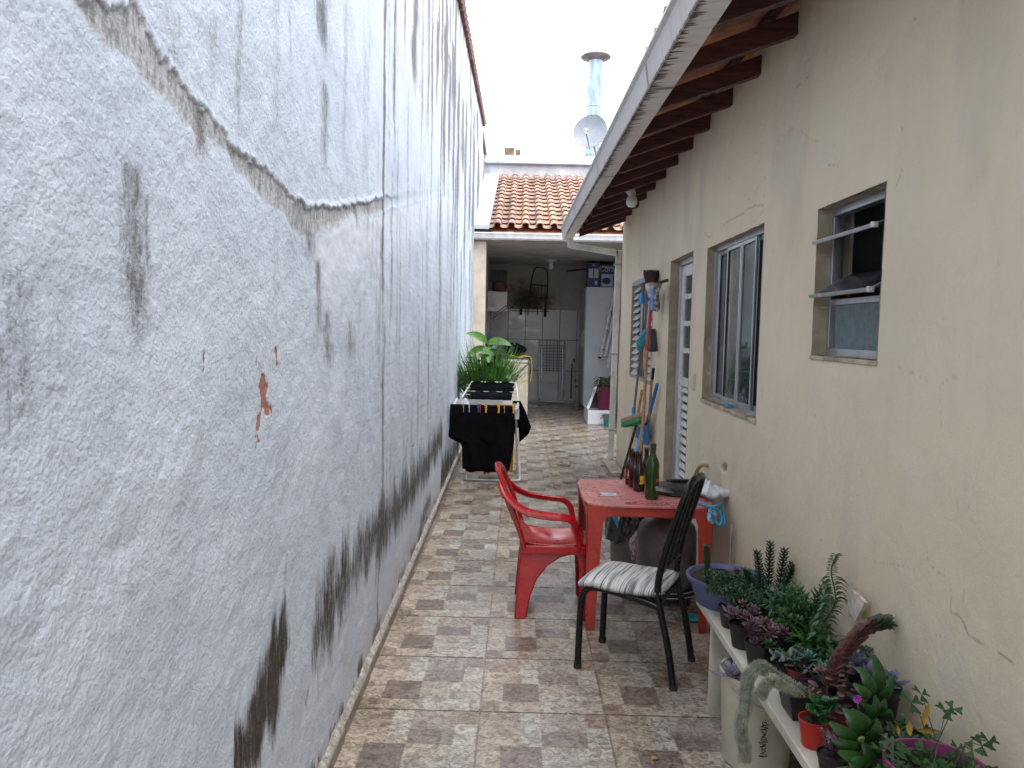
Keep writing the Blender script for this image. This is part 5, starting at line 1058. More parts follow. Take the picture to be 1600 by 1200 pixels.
for i, (tx, tz, L_) in enumerate(((-.40, 1.46, .28), (-.40, 1.46, .30), (-.40, 1.42, .27), (-.40, 1.40, .26), (-.30, 1.2, .2), (-.22, 1.12, .2), (-.5, 1.15, .22), (-.55, 1.0, .2), (-.25, 1.0, .22), (-.35, 1.3, .24))):
    dirs = [(-.8, -.3, .75), (1.0, -.3, .30), (.15, -.9, -.45), (-1, -.2, -.1), (.9, -.5, .2), (.7, -.6, -.3), (-.7, -.6, .2), (-.9, -.3, -.2), (.6, -.8, -.6), (-.3, -.7, .4)]
    b0 = Vector((tx, 9.42, tz)); m.col = (.22, .5, .25); m.tube([pc_+Vector((.0, 0, .6)), pc_.lerp(b0, .55)+Vector((0, 0, .2)), b0], .008, 5); vary(m, .12, (1.1, 1.2, 1.0)); m.leaf(b0, dirs[i], L_*1.08, L_*.44, .5, 8, .14, up=(0, -.7, .7))
m.build('broad_leaves', leafg, pp)
m = MB()
for i in range(80):
    a = random.uniform(0, 6.28); b0 = pc_+Vector((math.cos(a)*.13, math.sin(a)*.12, random.uniform(.75, 1.38))); vary(m, .35); m.leaf(b0, (math.cos(a), math.sin(a), random.uniform(-.2, .9)), random.uniform(.12, .24), .08, .5, 5)
m.build('small_leaves', leafd_, pp)

# ================================================================== IN THE LAUNDRY
creamp = pm('aged_cream_enamel', (.46, .44, .37), .35, .06, 4)
wm = thing('washing_machine', (-.03, 13.5, 0), 'boxy cream top-loading washing machine half hidden by the green plant', 'washing machine')
m = MB(); m.box(-.29, .17, 13.25, 13.8, .05, 1.06); m.build('body', creamp, wm, bevel=.03, seg=3)
m = MB(); m.box(-.27, .08, 13.235, 13.249, .30, .86); m.build('front_panel', pm('cream_panel', (.50, .46, .36), .4, .1, 5, col2=(.30, .26, .18), c2=(.62, .7)), wm, bevel=.004)
m = MB(); m.box(-.29, .17, 13.24, 13.8, 1.062, 1.13); m.build('lid', whm, wm, bevel=.02)
m = MB()
for x in (-.24, .12): m.box(x-.02, x+.02, 13.3, 13.34, 0, .05); m.box(x-.02, x+.02, 13.7, 13.74, 0, .05)
m.build('feet', bkp, wm)
P = []
for i in range(22):
    t = i/21; rw = []
    for j in range(16):
        u = j/15
        if t < .6: x = -.22+t/.6*.42; z = 1.142+.02*math.sin(t*14+u*3)+.03*math.sin(t*5)
        else: x = .205+.015*math.sin((t-.6)*9); z = 1.15-(t-.6)/.4*(.42-.15*u)
        rw.append(Vector((x, 13.19+u*.42+.01*math.sin(t*9), z+.006*math.sin(u*11))))
    P.append(rw)
m = MB(); m.grid(P); o = m.build('yellow_towel', pm('dull_yellow_towel', (.50, .34, .06), .9, .15, 9, .006, 60), loc=(0, 13.4, 1.15), ang=80); o.modifiers.new('s', 'SOLIDIFY').thickness = .012; tag(o, 'yellow towel draped over the washing machine and down its side', 'towel')
def lump(name, c, sx, sy, sz, mat, label, cat, seed=1):
    P = []
    for i in range(15):
        rw = []
        for j in range(25): a = 2*math.pi*j/24; t = i/14; r = max(.02, math.sin(math.pi*(.04+.94*(t*.5+.5) if False else .03+.94*t)))**.8*(1+.16*math.sin(3*a+seed+2*t)+.10*math.sin(7*a-seed*2+5*t)); rw.append(Vector((c[0]+sx*r*math.cos(a), c[1]+sy*r*math.sin(a), c[2]+sz*t+.12*sz*math.sin(2*a+seed))))
        P.append(rw)
    m = MB(); m.grid(P); return tag(m.build(name, mat, loc=c, ang=80), label, cat)
lump('clothes_pile', Vector((-.09, 13.42, 1.17)), .20, .16, .22, blk, 'crumpled heap of black clothes on top of the washing machine', 'clothes', 2)
# folded airer against the back wall
fr_ = thing('folded_airer', (.74, 17.1, 0), 'folded metal clothes airer standing against the tiled back wall', 'clothes airer'); ms = pm('dull_chrome_wire', (.36, .38, .42), .35, metal=.3)
m = MB(); m.tube(bez([(.47, 17.0, .12), (.46, 17.1, .9), (.455, 17.2, 1.36), (.50, 17.22, 1.42), (.97, 17.22, 1.42), (1.03, 17.2, 1.36), (1.03, 17.1, .9), (1.02, 17.0, .12), (.98, 17.0, .06), (.52, 17.0, .06), (.47, 17.0, .12)], 4), .019, 8); m.build('frame', ms, fr_)
m = MB()
for x in (.51, .98): m.tube([(x, 16.98, .1), (x, 17.16, 1.28)], .024, 8)
m.tube([(.5, 17.02, .46), (.99, 17.02, .46)], .014, 8); m.tube([(.5, 17.02, .50), (.99, 17.02, .50)], .008, 8); m.build('legs', ms, fr_)
m = MB()
for k in range(9): z = .78+k*.065; m.tube([(.47, 17.14, z), (1.02, 17.14, z)], .008, 4)
for x in (.62, .69, .78, .86): m.tube([(x, 17.1, .7), (x, 17.2, 1.42)], .008, 4)
m.build('wires', pm('dark_wire', (.07, .07, .08), .5), fr_)
# tall white cabinet, its doors facing left
cbx = thing('tall_cabinet', (1.62, 16.4, 0), 'tall narrow white cabinet with its plain side panel facing the alley', 'cabinet')
whp = pm('white_laminate', (.74, .78, .86), .4, .04, 2)
m = MB(); m.box(1.36, 1.93, 15.8, 17.15, .08, 2.555); m.build('carcass', whp, cbx, bevel=.008)
for k in range(3):
    y0 = 15.83+k*.44; m = MB(); m.box(1.338, 1.358, y0, y0+.425, .10, 2.53); dr_ = m.build('door', pm('cabinet_door', (.46, .46, .46), .4), cbx, bevel=.004)
    m = MB(); yc_ = y0+(.06 if k != 1 else .36); m.tube(bez([(1.336, yc_, 1.30), (1.31, yc_-.0, 1.36), (1.30, yc_, 1.48), (1.31, yc_, 1.60), (1.336, yc_, 1.66)], 4), .009, 6); m.build('handle', pm('pale_handle', (.62, .60, .55), .35), dr_)
m = MB(); m.box(1.37, 1.92, 15.85, 17.1, 0, .08); m.build('plinth', bkp, cbx)
# paint cans and board on the cabinet
blu = pm('navy_litho', (.02, .05, .20), .35, .2, 10); whl = pm('white_litho', (.50, .55, .62), .4, .1, 10)
def tin(x0, x1, y, z0, z1, lab, kind):
    t = thing('paint_tin', ((x0+x1)/2, y+.12, z0), lab, 'paint tin'); m = MB(); m.box(x0, x1, y, y+.26, z0, z1); bd = m.build('body', whl if kind else blu, t, bevel=.012)
    m = MB(); m.box(x0+.005, x1-.005, y+.005, y+.255, z1+.001, z1+.012); m.build('lid', ms, t, bevel=.004)
    if kind:
        m = MB(); m.box(x0+.004, x1-.004, y-.003, y-.0005, z0+.26, z1-.03); m.build('blue_band', blu, t, smooth=False)
        text('Coral', 'lettering', pm('white_print', (.75, .77, .8), .4), t, .155, frame(((x0+x1)/2, y-.0045, z0+.355), (1, 0, 0), (0, 0, 1)))
        m = MB(); m.prism([(x0+.10+.09*math.cos(a), y-.003, z0+.12+.07*math.sin(a)) for a in np.linspace(0, 6.0, 16)], (0, .002, 0)); m.build('blue_splash', blu, t, smooth=False)
        m = MB(); m.box((x0+x1)/2-.06, (x0+x1)/2+.05, y-.0045, y-.0032, z0+.445, z0+.462); m.build('red_flash', pm('red_print', (.45, .04, .04), .4), t, smooth=False)
    else:
        m = MB(); w_ = (x1-x0); m.box(x0+.03, x0+w_*.46, y-.003, y-.0005, z0+.17, z0+.36); m.box(x0+w_*.54, x1-.03, y-.003, y-.0005, z0+.17, z0+.36); m.build('white_panel', whl, t, smooth=False)
        m = MB(); m.box(x1-.10, x1-.05, y-.003, y-.0005, z0+.04, z0+.11); m.box(x0+w_*.42, x0+w_*.6, y-.003, y-.0005, z0+.42, z0+.45); m.build('small_mark', whl, t, smooth=False)
tin(1.365, 1.625, 15.82, 2.565, 3.03, 'square navy paint tin with white panels on the tall cabinet', 0); tin(1.66, 1.905, 15.82, 2.565, 2.98, 'square white paint tin with blue band and white lettering on the cabinet', 1)
m = MB(); m.bar((1.02, 16.1, 2.90), (1.98, 16.5, 3.02), .35, .03); tag(m.build('dark_board', pm('charcoal_board', (.03, .03, .033), .8, .3, 6), loc=(1.5, 16.3, 2.95), bevel=.004), 'dark board lying slanted above the paint tins', 'board')
m = MB(); m.box(1.20, 1.34, 16.6, 17.0, 2.4, 2.75); 
# step ladder folded and leaning at the cabinet
ld_ = thing('step_ladder', (1.6, 15.4, 0), 'folded white step ladder leaning against the tall cabinet side', 'ladder'); wl_ = pm('white_ladder', (.82, .83, .86), .35, .08, 6)
def seg(px0, py0, px1, py1, y0, y1, w_, h_, nm='rail'):
    m = MB(); m.bar(on_y(px0, py0, y0), on_y(px1, py1, y1), w_, h_, up=(0, 1, 0)); return m.build(nm, wl_, ld_, bevel=.004)
seg(937, 558, 960, 455, 15.55, 15.7, .05, .085); seg(945, 557, 964, 470, 15.5, 15.6, .05, .075); seg(949, 575, 962, 510, 15.45, 15.5, .05, .06)
for t_ in (.12, .42, .7):
    a_ = on_y(937, 558, 15.55).lerp(on_y(960, 455, 15.7), t_); b_ = on_y(945, 557, 15.5).lerp(on_y(964, 470, 15.6), t_); m = MB(); m.bar(a_+Vector((0, -.02, 0)), b_+Vector((0, -.02, 0)), .012, .03, up=(0, 1, 0)); m.build('tread', bkp, ld_)
a_ = on_y(937, 558, 15.52); m = MB(); m.box(a_.x-.035, a_.x+.03, 15.50, 15.56, a_.z-.03, a_.z+.01); m.build('rubber_foot', bkp, ld_)
# planter box, pots and leaning plank
p0, p1 = on_y(918, 663, 13.4), on_y(950, 663, 13.4)
pb = thing('planter_box', (1.4, 13.5, 0), 'low white box on the floor at the foot of the cabinet', 'box'); m = MB(); z1 = .25
m.box(p0.x, 1.72, 13.38, 13.40, .002, z1); m.box(p0.x, 1.72, 14.2, 14.22, .002, z1); m.box(p0.x, p0.x+.02, 13.401, 14.199, .002, z1); m.box(1.70, 1.72, 13.401, 14.199, .002, z1); m.box(p0.x+.02, 1.70, 13.4, 14.2, .15, .20); m.build('sides', whp, pb, bevel=.004)
m = MB(); a_, b_ = on_y(920, 638, 13.7), on_y(938, 590, 13.9); m.bar(a_, b_, .06, .06, up=(0, 1, 0)); m.prism([a_+Vector((.02, .02, 0)), b_+Vector((.02, .02, 0)), b_+Vector((.30, .02, 0)), a_+Vector((.30, .02, 0))], (0, .02, 0)); 
pk_ = m.build('leaning_panel', pm('dark_panel', (.05, .045, .045), .7, .3, 8), loc=a_, smooth=False); tag(pk_, 'dark panel with pale edge leaning in the white box', 'panel')
m = MB(); m.bar(a_+Vector((-.02, -.035, 0)), b_+Vector((-.02, -.035, 0)), .045, .02, up=(0, 1, 0)); m.build('pale_edge', wl_, pk_)
def simple_pot(c, r, h, mat, t, n=24): m = MB(); m.lathe(c, [(.001, 0), (r*.72, 0), (r*.96, h*.86), (r, h*.86), (r*1.03, h), (r*.94, h), (r*.90, h*.84), (.001, h*.82)], n); return m.build('pot', mat, t)
q = on_y(949, 640, 13.6); q = Vector((1.55, 13.6, .25)); mg = thing('potted_plant', q, 'magenta pot with dark drooping plant standing in the white box', 'potted plant'); m = MB(); m.lathe(q, [(.001, 0), (.11, 0), (.15, .42), (.16, .42), (.14, .40), (.001, .38)], 22); m.build('pot', pm('magenta_pot', (.13, .008, .045), .45, .2, 6), mg)
m = MB()
for i in range(70): a = random.uniform(0, 6.28); b0 = q+Vector((math.cos(a)*.1, math.sin(a)*.1, random.uniform(.38, .55))); vary(m, .4, (1.1, .8, .8)); m.leaf(b0, (math.cos(a), math.sin(a), random.uniform(-.3, 1.2)), random.uniform(.08, .2), .04, .9, 4)
m.build('foliage', leafd_, mg)
q = Vector((1.60, 13.15, 0)); tl = thing('potted_plant', q, 'teal pot with dry brown tuft beside the downpipe foot', 'potted plant'); simple_pot(q, .13, .20, pm('teal_pot', (.02, .28, .27), .4, .1), tl); m = MB()
for i in range(90): a = random.uniform(0, 6.28); b0 = q+Vector((math.cos(a)*.05, math.sin(a)*.05, .17)); vary(m, .3); m.leaf(b0, (math.cos(a), math.sin(a), random.uniform(-.2, 1.3)), random.uniform(.1, .22), .016, 1.1, 4)
m.build('foliage', pm('dry_brown_leaf', (.16, .075, .05), .8, .3, 20, vcol=True), tl)
# taps and pipe on the back wall
tpp = thing('tap', (1.2, 17.25, .6), 'small metal taps on the tiled wall beside the cabinet', 'tap'); m = MB(); m.tube([(1.24, 17.28, 1.0), (1.24, 17.15, 1.0), (1.24, 17.12, .94)], .022, 8); m.tube([(1.2, 17.28, .1), (1.2, 17.24, .9)], .02, 8); m.tube([(1.28, 17.28, .55), (1.28, 17.1, .55), (1.28, 17.1, .5)], .022, 8); m.tube([(1.30, 17.28, .40), (1.30, 17.1, .40)], .022, 8); m.build('pipework', pm('dark_tap', (.10, .10, .10), .4, metal=.5), tpp)
# rusty carrier on the back wall
rt_ = pm('rusty_steel', (.085, .055, .035), .85, .35, 15); ft = thing('hand_truck', (.4, 17.2, 2.1), 'rusty hand truck frame hanging on the mouldy back wall', 'hand truck'); m = MB()
a = [on_y(x, y, 17.18) for x, y in ((826, 480), (829, 455), (831, 435), (836, 420), (842, 418), (852, 420), (856, 430), (855, 455), (852, 485))]; m.tube(bez(a, 4), .016, 6); m.tube([on_y(829, 444, 17.17), on_y(857, 447, 17.17)], .014, 6); m.tube([on_y(827, 463, 17.17), on_y(855, 466, 17.17)], .014, 6)
m.build('frame', rt_, ft); m = MB()
for k in range(5): m.tube([on_y(830+k*5.5, 445, 17.17), on_y(827+k*6, 484, 17.17)], .007, 5)
m.build('bars', rt_, ft)
rl = thing('hook_rail', (.25, 17.25, 2.0), 'dark rail of hooks across the top of the tiles', 'hook rail'); m = MB(); m.box(on_y(796, 487, 17.2).x, on_y(858, 489, 17.2).x, 17.27, 17.29, 2.055, 2.075); m.build('rail', bkp, rl)
for px in (814, 825, 840, 852): c_ = on_y(px, 487, 17.2); m = MB(); bgk = .035 if px in (814, 852) else .012; m.tube([c_+Vector((0, 0, .06)), c_+Vector((0, -.02, -.06)), c_+Vector((0, -.05, -.10 if px == 852 else -.05))], bgk, 6); m.build('hook', bkp, rl)
# wall cupboard at left, box and pot on it, hanging towel, small striped awning rack
lc = thing('wall_cupboard', (-.46, 15.6, 2.0), 'white wall cupboard on the left laundry wall', 'cupboard'); m = MB(); m.box(-.655, -.27, 15.5, 16.2, 2.0, 2.40); m.build('carcass', whp, lc, bevel=.01); m = MB(); m.box(-.64, -.29, 15.485, 15.498, 2.02, 2.38); m.build('door', whm, lc, bevel=.004)
cq = Vector((-.44, 15.75, 2.402)); po = thing('clay_pot', cq, 'brown clay pot on top of the white wall cupboard', 'pot'); m = MB(); m.lathe(cq, [(.001, 0), (.13, 0), (.155, .08), (.15, .19), (.14, .20), (.001, .19)], 24); m.build('bowl', pm('brown_clay', (.14, .055, .035), .7, .25), po)
m = MB(); m.box(-.60, -.29, 15.6, 15.9, 2.604, 2.84); tag(m.build('dark_box', pm('black_box', (.02, .02, .022), .5, .3), loc=(-.44, 15.75, 2.6), bevel=.012), 'dark box stacked on the brown clay pot', 'box')
cloth('hand_towel', 'white cloth hanging from the left edge of the wall cupboard', 'towel', pm('white_cotton', (.62, .63, .65), .9, .06, 8, .004, 40), [(2.40, -.66, -.50), (2.2, -.655, -.49), (2.12, -.65, -.50)], 15.42, .06, .008, 4, 18)
aw = thing('hanging_dryer', (-.45, 15.3, 1.9), 'folding brown and white slatted peg dryer hung under the wall cupboard', 'peg dryer'); a_, b_ = on_y(763, 502, 15.3), on_y(796, 478, 15.3); m = MB()
for k in range(2): m.bar(a_+Vector((0, 0, .06*k)), b_+Vector((0, 0, .05*k)), .02, .02, up=(0, 1, 0))
m.build('bars', pm('brown_white_bar', (.30, .20, .18), .6, .4, 30), aw); m = MB()
for k in range(9): c_ = a_.lerp(b_, k/8); m.bar(c_, c_+Vector((.01, 0, -.10)), .02, .012)
m.build('pegs', pm('pinkish_pegs', (.48, .36, .34), .6, .4, 30), aw)
# ================================================================== BENCH AND POTTED PLANTS
bw = pm('aged_white_bench', (.60, .56, .47), .55, .10, 6, .0015, 40, col2=(.36, .31, .24), c2=(.66, .76))
bn = thing('bench', (1.0, 2.4, 0), 'long low white painted bench carrying the potted plants along the cream wall', 'bench')
m = MB(); m.box(.835, 1.155, 1.0, 1.985, .400, .436); m.box(.835, 1.155, 1.99, 3.42, .400, .436); m.build('seat', bw, bn, bevel=.004)
for y_ in (3.17, 1.35):
    m = MB(); m.prism([(.848, y_, 0), (.905, y_, 0), (.995, y_, .33), (1.09, y_, 0), (1.15, y_, 0), (1.15, y_, .398), (.848, y_, .398)], (0, .032, 0)); m.build('leg', bw, bn, smooth=False, bevel=.003)
m = MB(); m.box(.985, 1.005, 1.385, 3.165, .30, .398); m.build('rail', bw, bn, bevel=.003)
soilm = pm('potting_soil', (.035, .024, .018), .95, .4, 40, .006, 70, col2=(.10, .075, .055), c2=(.62, .68))
blkpot = pm('black_pot', (.014, .014, .016), .5, .2, 10, col2=(.05, .045, .04), c2=(.62, .78)); redpot = pm('bright_red_pot', (.48, .022, .012), .4, .12, 8); dredpot = pm('dark_red_pot', (.17, .012, .014), .45, .2, 8)
PG = 'potted plants crowded on the white bench'
def PM(name, c, rough=.45): return pm(name, c, rough, .22, 30, vcol=True)
G_deep = PM('sedum_deep_green', (.022, .065, .028)); G_mid = PM('mid_green', (.028, .085, .022)); G_bright = PM('bright_green', (.035, .115, .018), .35); G_blue = PM('blue_green_succulent', (.085, .19, .155)); G_grey = PM('grey_lilac_succulent', (.17, .16, .20), .6)
G_purp = PM('purple_succulent', (.10, .065, .085), .5); G_pale = PM('pale_grey_succulent', (.24, .24, .27), .6); G_brown = PM('brown_mauve_leaf', (.135, .065, .06), .55); G_jade = PM('jade_leaf', (.025, .095, .03), .28); G_yel = PM('yellow_green_leaf', (.20, .25, .04)); G_turq = PM('turquoise_succulent', (.09, .24, .19), .6)
def plant(x, y, r, h, potm, lab, z=.437, square=False):
    c = Vector((x, y, z)); t = thing('potted_plant', c, lab, 'potted plant', PG); m = MB(); n_ = 4 if square else 26
    pr = [(.001, 0), (r*.72, 0), (r*.74, .004), (r*.95, h*.84), (r*1.0, h*.85), (r*1.03, h), (r*.96, h), (r*.91, h*.86)]
    if square:
        rows = []
        for (q, z_) in pr:
            rows.append([c+Vector((sx*q, sy*q, z_)) for sx, sy in ((-1, -1), (1, -1), (1, 1), (-1, 1), (-1, -1))])
        m.grid(rows); m.build('pot', potm, t, bevel=.004)
    else: m.lathe(c, pr, n_); m.build('pot', potm, t)
    m = MB(); P = []
    for i in range(8):
        rw = []
        for j in range(17): a = 2*math.pi*j/16; q = r*.90*i/7; rw.append(c+Vector((q*math.cos(a), q*math.sin(a), h*.86+random.uniform(-.003, .005))))
        P.append(rw)
    m.grid(P); m.build('soil', soilm, t); return t, c+Vector((0, 0, h*.86))
def fol(t, mat, fn, name='foliage'):
    m = MB(); fn(m); return m.build(name, mat, t, ang=60)
def rosettes(pts, R, n=22, W=.35, T=.12, var=.2, tint=(1, 1, 1), ax=True):
    def f(m):
        for p in pts:
            vary(m, var, tint); a = Vector((random.uniform(-.3, .3), random.uniform(-.5, .1), 1)) if ax else Vector((0, 0, 1)); m.rosette(p, R*random.uniform(.8, 1.15), n, W, T, ax=a)
    return f
def stems_round(c, N_, spread, hmin, hmax, ll, lw, droop=0, bias=(0, 0), dens=.010, tint=(1, 1, 1), fat_=True):      # clump of stems set with small leaves
    def f(m):
        for i in range(N_):
            a = random.uniform(0, 6.28); r = random.random()**.6*spread; d = Vector((math.cos(a)*r*1.2+bias[0], math.sin(a)*r*1.2+bias[1], 0)); H_ = random.uniform(hmin, hmax)
            p0 = c+Vector((math.cos(a)*r*.4, math.sin(a)*r*.4, 0)); p1 = p0+d*.5+Vector((0, 0, H_)); p2 = p0+d+Vector((0, 0, H_*(1-droop)+H_*.25)); path = bez([p0, p1, p2], 6)
            m.col = (.6, .5, .4); m.tube(path, .0018, 4, False); k = 0; L_ = sum((path[j+1]-path[j]).length for j in range(len(path)-1)); s_ = L_*.25
            while s_ < L_:
                q = s_; j = 0
                while j < len(path)-2 and q > (path[j+1]-path[j]).length: q -= (path[j+1]-path[j]).length; j += 1
                pp_ = path[j]+(path[j+1]-path[j]).normalized()*q; td = (path[j+1]-path[j]).normalized(); vary(m, .3, tint)
                for aa in (0, 3.14): 
                    a2 = k*1.57+aa+random.uniform(-.4, .4); o_ = td.orthogonal().normalized(); o_.rotate(Matrix.Rotation(a2, 3, td)); dd_ = (o_+td*.5)
                    if fat_: m.fat(pp_, dd_, ll*random.uniform(.7, 1.1), lw, lw*.45, 5, 3, bend=.3)
                    else: m.leaf(pp_, dd_, ll*random.uniform(.7, 1.2), lw, .5, 4)
                s_ += dens; k += 1
    return f
# 1 blue bowl
blueb = pm('blue_bowl_plastic', (.10, .12, .25), .4, .1, 6)
t, c = plant(.945, 3.33, .172, .125, blueb, 'wide periwinkle blue bowl of mixed succulents at the far end of the bench')
def spiky(m):
    b0 = c+Vector((-.085, -.01, 0)); b1 = b0+Vector((-.012, 0, .155))
    for k in range(26):
        p = b0.lerp(b1, k/26); 
        for j in range(7): a = j*.9+k*.45; vary(m, .35, (1.3, 1.2, 1.1)); m.fat(p, (math.cos(a), math.sin(a), .45), .020, .006, .005, 4, 2)
fol(t, G_deep, spiky, 'spiky_column'); fol(t, G_mid, stems_round(c+Vector((-.09, -.07, 0)), 8, .03, .02, .05, .022, .010), 'green_tuft')
fol(t, G_deep, stems_round(c+Vector((.0, -.08, .01)), 60, .10, .015, .05, .016, .010, .9, (-.02, -.09), .008, (1.2, 1.2, 1.1)), 'trailing_stems')
fol(t, G_grey, rosettes([c+Vector((.0, .0, .02)), c+Vector((.06, .05, .01))], .04, 18), 'rosettes')
# 2 tall sedum
t, c = plant(1.075, 3.14, .075, .10, blkpot, 'tall dark green stonecrop with upright whorled tufts behind the blue bowl')
def whorl(m):
    for (dx, dy, H_, ln_) in ((-.03, 0, .20, -.03), (.0, .02, .235, .0), (.03, -.01, .215, .02), (.05, .02, .15, .05), (-.05, -.02, .13, -.06)):
        b0 = c+Vector((dx, dy, 0)); b1 = b0+Vector((ln_, 0, H_)); m.col = (.5, .6, .4); m.tube([b0, b1], .004, 5)
        for k in range(16):
            p = b0.lerp(b1, .2+.8*k/15); vary(m, .3, (1.2, 1.15, 1.2))
            for j in range(5): a = j*1.256+k*.6; m.fat(p, (math.cos(a), math.sin(a), .5), .026*(1-.3*k/15)+.006, .009, .006, 4, 3, .5)
fol(t, G_deep, whorl)
# 3 agave-like
t, c = plant(1.05, 2.93, .07, .10, blkpot, 'spiky blue-green rosette with narrow leaves behind the middle pots')
fol(t, G_blue, lambda m: (vary(m, .1, (.75, .75, .7)), m.rosette(c+Vector((0, 0, .035)), .115, 46, .14, .06, tilt=(.05, 1.4))))
# 4 lilac echeveria in black pot
t, c = plant(.895, 3.06, .052, .085, blkpot, 'pale lilac open rosette in the black pot just in front of the blue bowl')
fol(t, G_grey, rosettes([c+Vector((-.01, -.01, .018)), c+Vector((.03, .03, .01)), c+Vector((-.02, -.055, .0))], .052, 16, .34, .09, .15, (1.35, 1.2, 1.3)))
# 5 jade bush
t, c = plant(1.0, 3.02, .075, .10, blkpot, 'bushy small-leaved green succulent between blue bowl and spiky rosette')
fol(t, G_deep, stems_round(c, 34, .10, .03, .09, .020, .012, .5, (-.02, -.02), .010, (1.1, 1.3, 1.1)))
# 6,7 purple grey pots front row
t, c = plant(.885, 2.86, .055, .09, blkpot, 'mauve-grey cluster of small rosettes in the second black pot on the front edge')
fol(t, G_purp, rosettes([c+Vector((random.uniform(-.06, .05), random.uniform(-.07, .06), random.uniform(.01, .07))) for _ in range(18)], .036, 14, .40, .16, .3, (1.2, 1.1, 1.1)))
t, c = plant(.895, 2.69, .055, .09, blkpot, 'silvery and purple stacked rosettes in the third black pot on the front edge')
fol(t, G_purp, rosettes([c+Vector((random.uniform(-.06, .06), random.uniform(-.07, .06), random.uniform(.01, .09))) for _ in range(18)], .038, 15, .42, .16, .3, (1.3, 1.05, 1.1)))
fol(t, G_pale, rosettes([c+Vector((-.035, -.02, .06)), c+Vector((.0, .03, .065))], .035, 9, .3, .12, .1, (1.3, 1.3, 1.3)), 'silver_leaves')
# 8 green bush middle
t, c = plant(1.035, 2.76, .07, .095, blkpot, 'rounded bright green leafy clump in the middle of the bench')
fol(t, G_mid, stems_round(c, 38, .085, .04, .10, .030, .016, .3, (-.01, 0), .014, (1.0, 1.1, 1.0)))
t, c = plant(1.1, 2.80, .065, .10, blkpot, 'fine-leaved upright green plant against the wall behind the rounded clump')
fol(t, G_deep, stems_round(c, 26, .08, .08, .15, .026, .010, .1, (-.02, 0), .011, (1.3, 1.8, 1.1)))
# 9 strap leaved with tall stem
t, c = plant(1.075, 2.58, .075, .10, blkpot, 'strap-leaved plant with one tall wavy leafy stem rising up the wall')
def straps(m):
    for i in range(90): a = random.uniform(0, 6.28); el = random.uniform(.1, 1.1); vary(m, .3, (.75, .85, .8)); m.leaf(c+Vector((random.uniform(-.07, .04), random.uniform(-.07, .07), random.uniform(0, .06))), (math.cos(a)*math.cos(el)-.15, math.sin(a)*math.cos(el), math.sin(el)), random.uniform(.06, .12), .013, .6, 5)
fol(t, G_bright, straps)
def tall(m):
    path = bez([c+Vector((.0, .0, 0)), c+Vector((.0, .01, .10)), c+Vector((.035, .0, .20)), c+Vector((.02, .01, .30)), c+Vector((.03, 0, .36))], 12); m.col = (.8, .9, .6); m.tube(path, .0025, 5)
    for k in range(6, len(path)):
        for s_ in (-1, 1): vary(m, .3, (.55, .7, .6)); m.leaf(path[k], (s_, random.uniform(-.6, .6), .35), (.06 if k < 34 else .024)*random.uniform(.7, 1.1), .017 if k < 34 else .012, 1.0 if k < 34 else .3, 4)
fol(t, G_bright, tall, 'tall_stem')
# 10 red-rimmed pot, small greens
t, c = plant(.985, 2.52, .055, .075, dredpot, 'dark red pot of grey-green leaves behind the pebble-topped pot')
fol(t, G_pale, stems_round(c, 14, .06, .03, .07, .030, .016, .2, (-.01, 0), .016, (.6, .75, .6)))
t, c = plant(.925, 2.56, .042, .07, blkpot, 'small light green rosette plant left of the dark red pot'); fol(t, G_mid, rosettes([c+Vector((.0, 0, .03)), c+Vector((-.03, .03, .05)), c+Vector((.03, -.03, .02))], .045, 12, .42, .08, .2, (1.3, 1.4, 1.2)))
# 11 turquoise rosettes
t, c = plant(1.045, 2.40, .07, .10, blkpot, 'cluster of turquoise rosettes beside the brown scalloped plant')
fol(t, G_turq, rosettes([c+Vector((random.uniform(-.07, .05), random.uniform(-.06, .07), random.uniform(.0, .06))) for _ in range(15)], .034, 15, .40, .13, .2))
